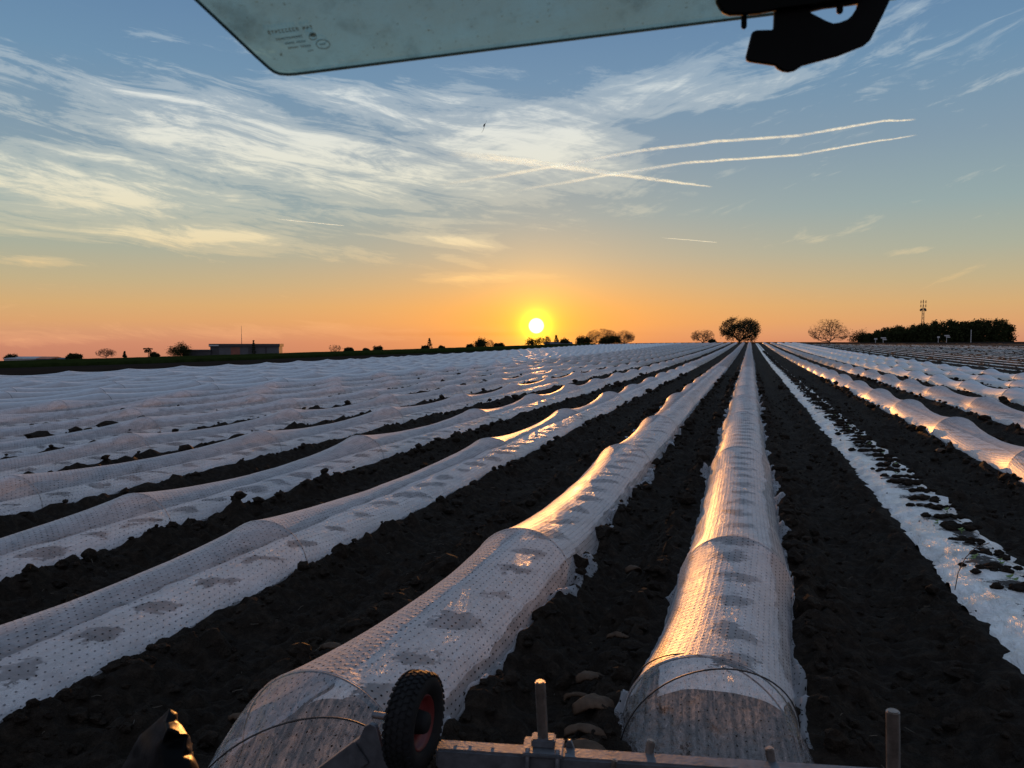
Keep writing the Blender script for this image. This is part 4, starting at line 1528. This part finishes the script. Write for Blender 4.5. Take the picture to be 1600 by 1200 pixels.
def tree(name, px, pytop, wpx, d, kind, label, seed, group=None, dens=1.0):
    x, y, z = spot(px, d)
    h = ztop(pytop, d) - z
    w = wpx * d / FPX
    sc1 = d / 300
    root = empty(name, (x, y, z), label, "tree" if kind != 'bush' else "bush", group)
    if kind in ('bare', 'oak', 'thin'):
        lv = 6 if h > 3.5 * sc1 else 5
        tk, twg, tips = branch_tree((x, y, z), h, w, seed, levels=lv, spread=1.2 if kind != 'oak' else 0.95, trunk_frac=0.05 if kind != 'thin' else 0.2, rad=max(0.09, h * 0.035), min_r=0.021 * sc1 * (0.8 if kind == 'thin' else 1))
        mesh_np("trunk", *tk, M["bark"], root)
        if kind != 'oak':
            mesh_np("twigs", *twg, M["twig"], root)
        else:
            g = random.Random(seed + 3)
            # foliage gathers in clumps with gaps between
            keep = [t_ for t_ in tips if fbm(np.array([t_.x * 0.55]), np.array([t_.z * 0.75 + t_.y * 0.3]), seed, 2)[0] > 0.36]
            mesh_np("branches", *twg, M["bark"], root)
            cen = [tuple(t_) for t_ in keep]
            low_ = []
            for k in range(110):
                a_, rr_ = g.uniform(0, 6.28), w * 0.46 * math.sqrt(g.random())
                zz_ = g.uniform(0.06, 0.62)
                if g.random() < 0.75:
                    low_.append((x + rr_ * math.cos(a_) * (0.75 + 0.4 * zz_), y + rr_ * math.sin(a_) * 0.8, z + h * zz_ * (1.05 - 0.35 * rr_ / (w * 0.46))))
            lim = int(5600 * dens)
            ne = max(2, int(lim / max(1, len(cen))))
            v1, f1 = leaf_cards(cen, ne, 0.42 * sc1, 0.20 * sc1, seed)
            v2, f2 = leaf_cards(low_, 26, 0.42 * sc1, 0.22 * sc1, seed + 1)
            mesh_np("crown", np.concatenate([v1, v2]), np.concatenate([f1, f2 + len(v1)]), M["leaf"], root, False)
    elif kind in ('bush', 'round'):
        g = np.random.default_rng(seed)
        cl = []
        nb = max(7, int(9 * w / max(h, 0.5)))
        for k in range(nb):
            a = g.uniform(0, 6.28)
            rr = w * 0.36 * math.sqrt(g.uniform(0, 1))
            zz = h * g.uniform(0.25, 0.80) * (1 - 0.45 * (rr / (w * 0.42)) ** 2)
            cl.append((x + rr * math.cos(a), y + rr * math.sin(a), z + zz))
        cl += [(x + w * 0.36 * q, y, z + h * 0.22) for q in (-1, -0.5, 0, 0.5, 1)]
        v, f = leaf_cards(cl, int(130 * dens), min(h, w) * 0.14, 0.22 * sc1, seed)
        v[:, 2] = np.maximum(v[:, 2], z - 0.3)
        mesh_np("crown", v, f, M["leaf"], root, False)
        tv, tf = tube_np([(x, y, z - 0.2), (x, y, z + h * 0.3), (x + 0.1, y, z + h * 0.6)], [h * 0.04, h * 0.03, 0.02], 6)
        mesh_np("trunk", tv, tf, M["bark"], root)
    elif kind == 'conifer':
        tv, tf = tube_np([(x, y, z - 0.2), (x, y, z + h * 0.5), (x, y, z + h)], [h * 0.035, h * 0.02, 0.02], 6)
        mesh_np("trunk", tv, tf, M["bark"], root)
        g = np.random.default_rng(seed)
        cl = []
        for k in range(int(130 * dens)):
            q = g.uniform(0.08, 1.0)
            lay = (math.floor(q * 7) + 0.35) / 7 * 0.6 + q * 0.4
            rr = w * 0.5 * (1 - lay) * math.sqrt(g.uniform(0.1, 1)) + 0.03
            a = g.uniform(0, 6.28)
            cl.append((x + rr * math.cos(a), y + rr * math.sin(a), z + h * lay - 0.15 * rr))
        mesh_np("crown", *leaf_cards(cl, 12, 0.12 * sc1, 0.15 * sc1, seed), M["needle"], root, False)
    elif kind == 'umbrella':
        tv, tf = tube_np([(x, y, z - 0.2), (x + 0.1, y, z + h * 0.4), (x, y, z + h * 0.85)], [h * 0.05, h * 0.035, 0.05], 6)
        mesh_np("trunk", tv, tf, M["bark"], root)
        g = np.random.default_rng(seed)
        cl = []
        for (zz, ww) in ((0.55, 0.40), (0.72, 0.3), (0.92, 0.48)):
            for k in range(26):
                a, rr = g.uniform(0, 6.28), w * ww * math.sqrt(g.uniform(0, 1))
                cl.append((x + rr * math.cos(a), y + rr * math.sin(a), z + h * (zz + 0.05 * (1 - rr / (w * 0.5)))))
        mesh_np("crown", *leaf_cards(cl, 16, 0.14, 0.2, seed), M["needle"], root, False)
    return root


tree("oak_tree", 1156, 496, 60, 285, 'oak', "broad dark leafy tree rising where the tunnels meet the horizon", 5, dens=1.25)
tree("bare_tree", 1296, 497, 64, 300, 'bare', "wide leafless tree standing left of the dark wood", 8)
tree("bare_tree", 1098, 514, 38, 290, 'bare', "small leafless tree just left of the broad leafy tree", 12)
tree("bush", 1113, 530, 12, 288, 'bush', "low bush at the right foot of the small leafless tree", 13)
tree("tree", 1341, 512, 28, 330, 'round', "dark bushy tree between the wide leafless tree and the wood", 14)
tree("bare_tree", 976, 515, 32, 300, 'bare', "leafless tree at the right end of the clump beside the sun", 16)
tree("bare_tree", 940, 513, 52, 308, 'bare', "leafless tree rising behind the dark bush beside the sun", 17)
tree("bush", 952, 522, 38, 296, 'round', "dark rounded bush in the clump right of the sun", 18, dens=1.6)
tree("bush", 912, 523, 26, 298, 'round', "dark bush at the left end of the clump right of the sun", 19, dens=1.3)
tree("tree", 832, 521, 20, 300, 'round', "leafy tree right under the setting sun", 20, dens=0.7)
tree("bare_tree", 850, 523, 22, 300, 'thin', "thin bare tree just right below the sun", 21)
tree("conifer", 869, 523, 11, 305, 'conifer', "small pointed conifer behind the low house right of the sun", 22)
tree("bush", 882, 528, 16, 303, 'bush', "bush behind the low house right of the sun", 23)
tree("tree", 751, 527, 20, 320, 'round', "dark round tree left of the sun", 24, dens=1.4)
tree("bare_tree", 766, 529, 12, 320, 'thin', "thin bare tree beside the dark round tree left of the sun", 25)
tree("bush", 780, 535, 20, 320, 'bush', "low loose bush between the dark round tree and the sun", 26, dens=0.7)
tree("conifer", 671, 528, 13, 330, 'conifer', "pointed conifer alone on the skyline between the flat building and the sun", 27)
tree("bush", 664, 540, 14, 330, 'bush', "low bush at the foot of the lone conifer", 28)
tree("bush", 590, 540, 16, 330, 'bush', "round bush on the skyline right of the flat building", 29)
tree("bush", 545, 543, 18, 330, 'bush', "low bush between the round bush and the leafless shrub", 30)
tree("bare_tree", 523, 537, 20, 330, 'bare', "small leafless tree just right of the flat building", 31)
tree("bush", 572, 544, 12, 335, 'bush', "smallest bush beside the round bush right of the flat building", 37)
tree("tree", 281, 534, 40, 345, 'round', "dark domed tree at the left end of the flat building", 32, dens=1.5)
tree("umbrella_pine", 231, 544, 14, 345, 'umbrella', "layered umbrella pine left of the domed tree", 33)
tree("bush", 241, 550, 20, 345, 'bush', "bush at the foot of the umbrella pine", 34)
tree("conifer", 194, 549, 7, 345, 'conifer', "tiny pointed conifer between the umbrella pine and the bare tree", 35)
tree("bare_tree", 165, 544, 30, 345, 'bare', "leafless tree far left between the barn and the umbrella pine", 36)
tree("bush", 116, 551, 30, 345, 'bush', "dark spreading bush right of the pale barn", 38)
tree("bush", 17, 552, 24, 350, 'bush', "dark bush behind the pale barn at the left edge", 39)
tree("tree", 396, 531, 7, 348, 'conifer', "slim dark tree in front of the flat building", 40)
tree("bush", 735, 537, 14, 320, 'bush', "tiny bush left of the dark round tree", 41)
tree("bush", 690, 540, 12, 325, 'bush', "tiny bush right of the lone conifer", 42)

# the dark wood on the right
g = np.random.default_rng(90)
vs, fs, b = [], [], 0
tv_, tf_, tb_ = [], [], 0
outline = [(1340, 526), (1352, 521), (1370, 518), (1382, 512), (1396, 510), (1412, 510), (1428, 508), (1445, 504), (1460, 501), (1480, 500), (1495, 499), (1512, 501), (1530, 498), (1545, 499), (1558, 496), (1570, 498), (1580, 506), (1586, 514)]
ox = np.array([o_[0] for o_ in outline])
oy = np.array([o_[1] for o_ in outline])
for k in range(340):
    px = g.uniform(1346, 1582)
    d = 345 + g.uniform(0, 50)
    top = np.interp(px, ox, oy) + g.uniform(0.5, 6.5) - (2.5 if k % 9 == 0 else 0)
    x, y, z = spot(px, d)
    h = max(2.0, ztop(top, d) - z)
    cl = []
    for q in range(16 if k % 9 else 7):
        a, rr = g.uniform(0, 6.28), 1.6 * math.sqrt(g.uniform(0, 1)) * (1 if h > 5 else 0.6)
        zz = h * g.uniform(0.05, 0.97)
        rr *= 1 - 0.6 * (zz / h) ** 3
        cl.append((x + rr * math.cos(a), y + rr * math.sin(a), z + zz))
    v, f = leaf_cards(cl, 12, 0.5, 0.42, int(k + 200))
    vs.append(v)
    fs.append(f + b)
    b += len(v)
wood = mesh_np("wood", np.concatenate(vs), np.concatenate(fs), M["leaf"], None, False)
prop(wood, "dense dark wood along the horizon on the right below the mast", "wood", kind="stuff")

# ------------------------------------------------------------------ mast, signs, buildings
x, y, z = spot(1441, 520)
top = ztop(468, 520)
mast = empty("telecom_mast", (x, y, z), "tall lattice telecom mast rising behind the dark wood", "mast")
hm = top - z
bm = bmesh.new()
zz0, zz1 = z, z + hm * 0.86
W0, W1 = 0.95, 0.5
cors = [(-1, -1), (1, -1), (1, 1), (-1, 1)]
lvl = 12
for k in range(lvl):
    for i in range(4):
        c0, c1 = cors[i], cors[(i + 1) % 4]
        wa = W0 + (W1 - W0) * k / lvl
        wb = W0 + (W1 - W0) * (k + 1) / lvl
        za, zb_ = zz0 + (zz1 - zz0) * k / lvl, zz0 + (zz1 - zz0) * (k + 1) / lvl
        add_cyl(bm, (x + c0[0] * wa, y + c0[1] * wa, za), (x + c0[0] * wb, y + c0[1] * wb, zb_), 0.10, n=4)
        add_cyl(bm, (x + c0[0] * wa, y + c0[1] * wa, za), (x + c1[0] * wb, y + c1[1] * wb, zb_), 0.06, n=4)
bm_obj("lattice", bm, M["mast"], mast)
bm = bmesh.new()
add_cyl(bm, (x, y, zz1 - 1), (x, y, top), 0.12, n=6)
bm_obj("pole", bm, M["mast"], mast)
for fz, rr, nn in ((0.97, 1.7, 3), (0.90, 1.7, 3)):
    for k in range(nn):
        a = k * 2.1 + 0.3
        bm = bmesh.new()
        c_ = Vector((x + rr * math.cos(a), y + rr * math.sin(a), z + hm * fz - 0.4))
        add_box(bm, c_, (0.45, 0.45, 1.9))
        add_cyl(bm, (x, y, c_.z), c_, 0.06, n=4)
        bm_obj("antenna", bm, M["mast"], mast)
for k in range(4):
    a = k * 1.57 + 0.5
    bm = bmesh.new()
    c_ = Vector((x + 1.7 * math.cos(a), y + 1.7 * math.sin(a), z + hm * (0.815 + 0.015 * (k % 2))))
    add_cyl(bm, c_, c_ + Vector((math.cos(a), math.sin(a), 0)) * 0.5, 0.75, 0.6, n=12)
    add_cyl(bm, (x, y, c_.z), c_, 0.06, n=4)
    bm_obj("dish", bm, M["mast"], mast)


def sign(px, pyt, d, wpx, hpx, label, two=False, board=True):
    x, y, z = spot(px, d)
    zt = ztop(pyt, d)
    root = empty("sign" if board else "marker_post", (x, y, z), label, "sign" if board else "post", None)
    w, h = wpx * d / FPX, hpx * d / FPX
    bm = bmesh.new()
    add_cyl(bm, (x, y, z - 0.3), (x, y, zt), 0.09 if board else 0.13, n=8)
    bm_obj("post", bm, M["signw"], root)
    if board:
        rot = Matrix.Rotation(YAW, 3, 'Z')
        bm = bmesh.new()
        add_box(bm, (x - FH.x * 0.12, y - FH.y * 0.12, zt - h / 2), (w, 0.05, h), rot)
        bm_obj("board", bm, M["signw"], root, False, 0.01)
        if two:
            bm = bmesh.new()
            o_ = RGT * w * 0.25
            add_box(bm, (x - FH.x * 0.12 + o_.x, y - FH.y * 0.12 + o_.y, zt - h * 1.9), (w * 0.8, 0.05, h), rot)
            bm_obj("board", bm, M["signw"], root, False, 0.01)


sign(1368, 528.5, 300, 5, 2.2, "small pale sign farthest left in front of the wood")
sign(1380, 527, 300, 8, 1.8, "pale double sign left in front of the wood", True)
sign(1466, 525.5, 300, 4, 2.6, "small pale sign in front of the wood, left of the double direction sign")
sign(1479, 523.5, 300, 8, 1.7, "pale double direction sign in front of the middle of the wood", True)
sign(1517, 515, 300, 0, 0, "slim pale post standing in front of the wood", board=False)


def house(name, px0, px1, pytop, d, depth, label, wall, roof, parts=None):
    xa, ya, za = spot(px0, d)
    xb, yb_, zb_ = spot(px1, d)
    z = min(za, zb_) - 0.6
    zt = ztop(pytop, d)
    root = empty(name, ((xa + xb) / 2, (ya + yb_) / 2, z), label, "building", None)
    w = math.hypot(xb - xa, yb_ - ya)
    rot = Matrix.Rotation(YAW, 3, 'Z')
    c_ = Vector(((xa + xb) / 2, (ya + yb_) / 2, 0)) + FH * depth / 2
    return root, w, c_, z, zt, rot


# long flat-roofed building
root, w, c_, z, zt, rot = house("flat_building", 326, 437, 537.2, 350, 6, "long low flat-roofed building with a dark fascia and grey walls", M["wall"], M["roof"])
fh = 4.6 * 350 / FPX
bm = bmesh.new()
add_box(bm, (c_.x, c_.y, (z + zt - fh) / 2), (w * 0.97, 5.2, zt - fh - z), rot)
bm_obj("wall", bm, M["wall"], root)
bm = bmesh.new()
add_box(bm, (c_.x, c_.y, zt - fh / 2), (w, 6.2, fh), rot)
bm_obj("roof", bm, M["roof"], root, False, 0.05)
fc = c_ - FH * 2.63
for off, wd, mt, nm in ((-0.13, 0.13, "door", "door"), (-0.42, 0.12, "roof", "window"), (0.10, 0.10, "roof", "window"), (0.30, 0.03, "roof", "window")):
    p_ = fc + RGT * (off * w)
    bm = bmesh.new()
    add_box(bm, (p_.x, p_.y, z + (zt - fh - z) * 0.48), (wd * w, 0.1, (zt - fh - z) * 0.95), rot)
    bm_obj(nm, bm, M[mt], root)
p_ = c_ - FH * 3.15 - RGT * (w * 0.43)
bm = bmesh.new()
add_box(bm, (p_.x, p_.y, zt - fh * 0.55), (w * 0.14, 0.08, fh * 0.4), rot)
bm_obj("fascia_sign", bm, M["signw"], root)
# lower wing on its left
root, w, c_, z, zt, rot = house("side_annex", 283, 329, 546.5, 349, 9, "lower dark annex joining the left end of the flat building", None, None)
bm = bmesh.new()
add_box(bm, (c_.x, c_.y, (z + zt - 0.5) / 2), (w * 0.97, 8, zt - 0.5 - z), rot)
bm_obj("wall", bm, M["roof"], root)
bm = bmesh.new()
add_box(bm, (c_.x, c_.y, zt - 0.25), (w, 8.6, 0.5), rot)
bm_obj("roof", bm, M["roof"], root, False, 0.03)
# thin radio mast on the roof
x, y, z = spot(377.5, 356)
am = empty("radio_mast", (x, y, z), "very thin radio mast above the flat building's roof", "mast")
bm = bmesh.new()
add_cyl(bm, (x, y, z), (x, y, ztop(523, 356)), 0.16, 0.10, n=6)
bm_obj("pole", bm, M["mast"], am)
bm = bmesh.new()
add_cyl(bm, (x, y, ztop(523, 356)), (x, y, ztop(509, 356)), 0.08, 0.06, n=6)
bm_obj("whip", bm, M["mast"], am)


def gable(name, px0, px1, pye, pyr, d, depth, label, wallm, roofm):
    root, w, c_, z, zt, rot = house(name, px0, px1, pyr, d, depth, label, None, None)
    ze = ztop(pye, d)
    bm = bmesh.new()
    add_box(bm, (c_.x, c_.y, (z + ze) / 2), (w, depth, ze - z), rot)
    bm_obj("wall", bm, M[wallm], root)
    hw_, hd = w / 2 + 0.3, depth / 2 + 0.3
    bm = bmesh.new()
    pr = [(-hw_, -hd, ze), (hw_, -hd, ze), (hw_, hd, ze), (-hw_, hd, ze), (-hw_, 0, zt), (hw_, 0, zt)]
    vs_ = [bm.verts.new(Vector((c_.x, c_.y, 0)) + rot @ Vector(p)) for p in pr]
    for q in ((0, 1, 5, 4), (3, 4, 5, 2), (0, 4, 3), (1, 2, 5), (0, 3, 2, 1)):
        bm.verts.ensure_lookup_table()
        bm.faces.new([vs_[k] for k in q])
    bm_obj("roof", bm, M[roofm], root)
    return root, c_, w, z, ze, rot


gable("barn", 5, 56, 560.5, 557.5, 345, 14, "long pale barn with a shallow roof at the far left", "barn", "barn")
gable("barn", 55, 78, 560.5, 557.5, 342, 10, "small barn with an orange roof at the right end of the pale barn", "wall", "tile")
gable("shed", 80, 106, 561, 559, 345, 8, "low dark shed right of the small orange-roofed barn", "roof", "roof")
r_, c2, w2, z2, ze2, rt2 = gable("farmhouse", 852, 894, 537.5, 534.2, 300, 9, "low dark farmhouse right of the setting sun", "roof", "roof")
bm = bmesh.new()
add_box(bm, (c2.x, c2.y, ztop(533, 300)), (0.7, 0.7, 1.2), rt2)
bm_obj("chimney", bm, M["roof"], r_)

# ------------------------------------------------------------------ bird and contrails
bp = at(757, 195, 46)
bird = empty("bird", tuple(bp), "dark bird flying high in front of the bright cloud", "bird")
v = []
n = 9
for i in range(n):
    u = i / (n - 1)
    v.append((u - 0.5) * 0.36)
rads = [0.004, 0.028, 0.042, 0.048, 0.046, 0.036, 0.022, 0.014, 0.006]
ax = (RGT * 0.35 + UPV * 0.75 + FH * 0.5).normalized()
V_, F_ = tube_np([tuple(bp + ax * s) for s in v], rads, 8)
mesh_np("body", V_, F_, M["bird"], bird)
for sgn in (-1, 1):
    wa = (RGT * 0.36 * 1 + UPV * 0.9) * sgn + FH * 0.6
    wa.normalize()
    ch = ax
    up_ = wa.cross(ch).normalized()
    ws = []
    for q, c0, cw, lift in ((0, 0.06, 0.13, 0.0), (0.16, 0.07, 0.15, 0.03), (0.30, 0.04, 0.11, 0.03), (0.42, 0.0, 0.05, 0.0), (0.47, -0.03, 0.01, -0.01)):
        mid = bp + wa * q + up_ * lift
        for e_, th_ in ((c0, 0), (c0 - cw * 0.5, 0.008), (c0 - cw, 0), (c0 - cw * 0.5, -0.008)):
            ws.append(tuple(mid + ch * e_ + up_ * th_))
    Fw = []
    for i in range(4):
        for k in range(4):
            Fw.append((i * 4 + k, i * 4 + (k + 1) % 4, (i + 1) * 4 + (k + 1) % 4, (i + 1) * 4 + k))
    mesh_np("wing", ws, Fw, M["bird"], bird)

ALT = 9000.0


def contrail(pix, w0, w1, label):
    P = []
    for px, py in pix:
        r = ray(px, py)
        P.append(CAM + r * (ALT / r.z))
    P = np.array(P)
    tcoarse = np.linspace(0, 1, len(P))
    tt = np.linspace(0, 1, 121)
    Q = np.stack([np.interp(tt, tcoarse, P[:, k]) for k in range(3)], -1)
    # small wander of the ageing trail
    L = np.linalg.norm(P[-1] - P[0])
    perp = np.cross(P[-1] - P[0], [0, 0, 1.0])
    perp /= np.linalg.norm(perp)
    Q += perp[None, :] * ((fbm(tt * 16, tt * 0, len(label), 3) - 0.5) * 55)[:, None]
    Q[:, 2] += (fbm(tt * 22, tt * 0 + 4, len(label), 3) - 0.5) * 45
    rad = w0 + (w1 - w0) * tt
    rad = rad * (0.75 + 0.5 * fbm(tt * 40, tt * 0 + 2, 3, 3))
    n = 16
    th = np.arange(n + 1) * 2 * math.pi / n
    V = Q[:, None, :] + rad[:, None, None] * (np.cos(th)[None, :, None] * perp[None, None, :] + np.sin(th)[None, :, None] * np.array([0, 0, 1.0])[None, None, :])
    uv = np.stack([np.repeat(tt[:, None], n + 1, 1), np.repeat(np.sin(th)[None, :], 121, 0)], -1)
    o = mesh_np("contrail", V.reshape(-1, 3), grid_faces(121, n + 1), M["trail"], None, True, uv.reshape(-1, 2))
    return prop(o, label, "contrail", "aircraft contrails in the evening sky")


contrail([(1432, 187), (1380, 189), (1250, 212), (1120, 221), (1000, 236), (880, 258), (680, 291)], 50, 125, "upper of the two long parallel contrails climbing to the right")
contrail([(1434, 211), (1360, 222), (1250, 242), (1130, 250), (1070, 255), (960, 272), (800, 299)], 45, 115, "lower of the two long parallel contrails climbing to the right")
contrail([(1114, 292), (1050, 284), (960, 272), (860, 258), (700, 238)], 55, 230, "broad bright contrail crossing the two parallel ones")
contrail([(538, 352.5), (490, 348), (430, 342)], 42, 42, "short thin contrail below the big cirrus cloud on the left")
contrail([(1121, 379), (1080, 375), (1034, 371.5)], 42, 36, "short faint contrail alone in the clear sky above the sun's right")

# ------------------------------------------------------------------ render settings
sc.view_settings.view_transform = 'Standard'
sc.view_settings.look = 'None'
sc.view_settings.exposure = 0.22
sc.view_settings.gamma = 1.0
sc.cycles.transparent_max_bounces = 24
sc.cycles.max_bounces = 8
sc.cycles.transmission_bounces = 8
sc.cycles.use_denoising = True
sc.cycles.sample_clamp_indirect = 4.0
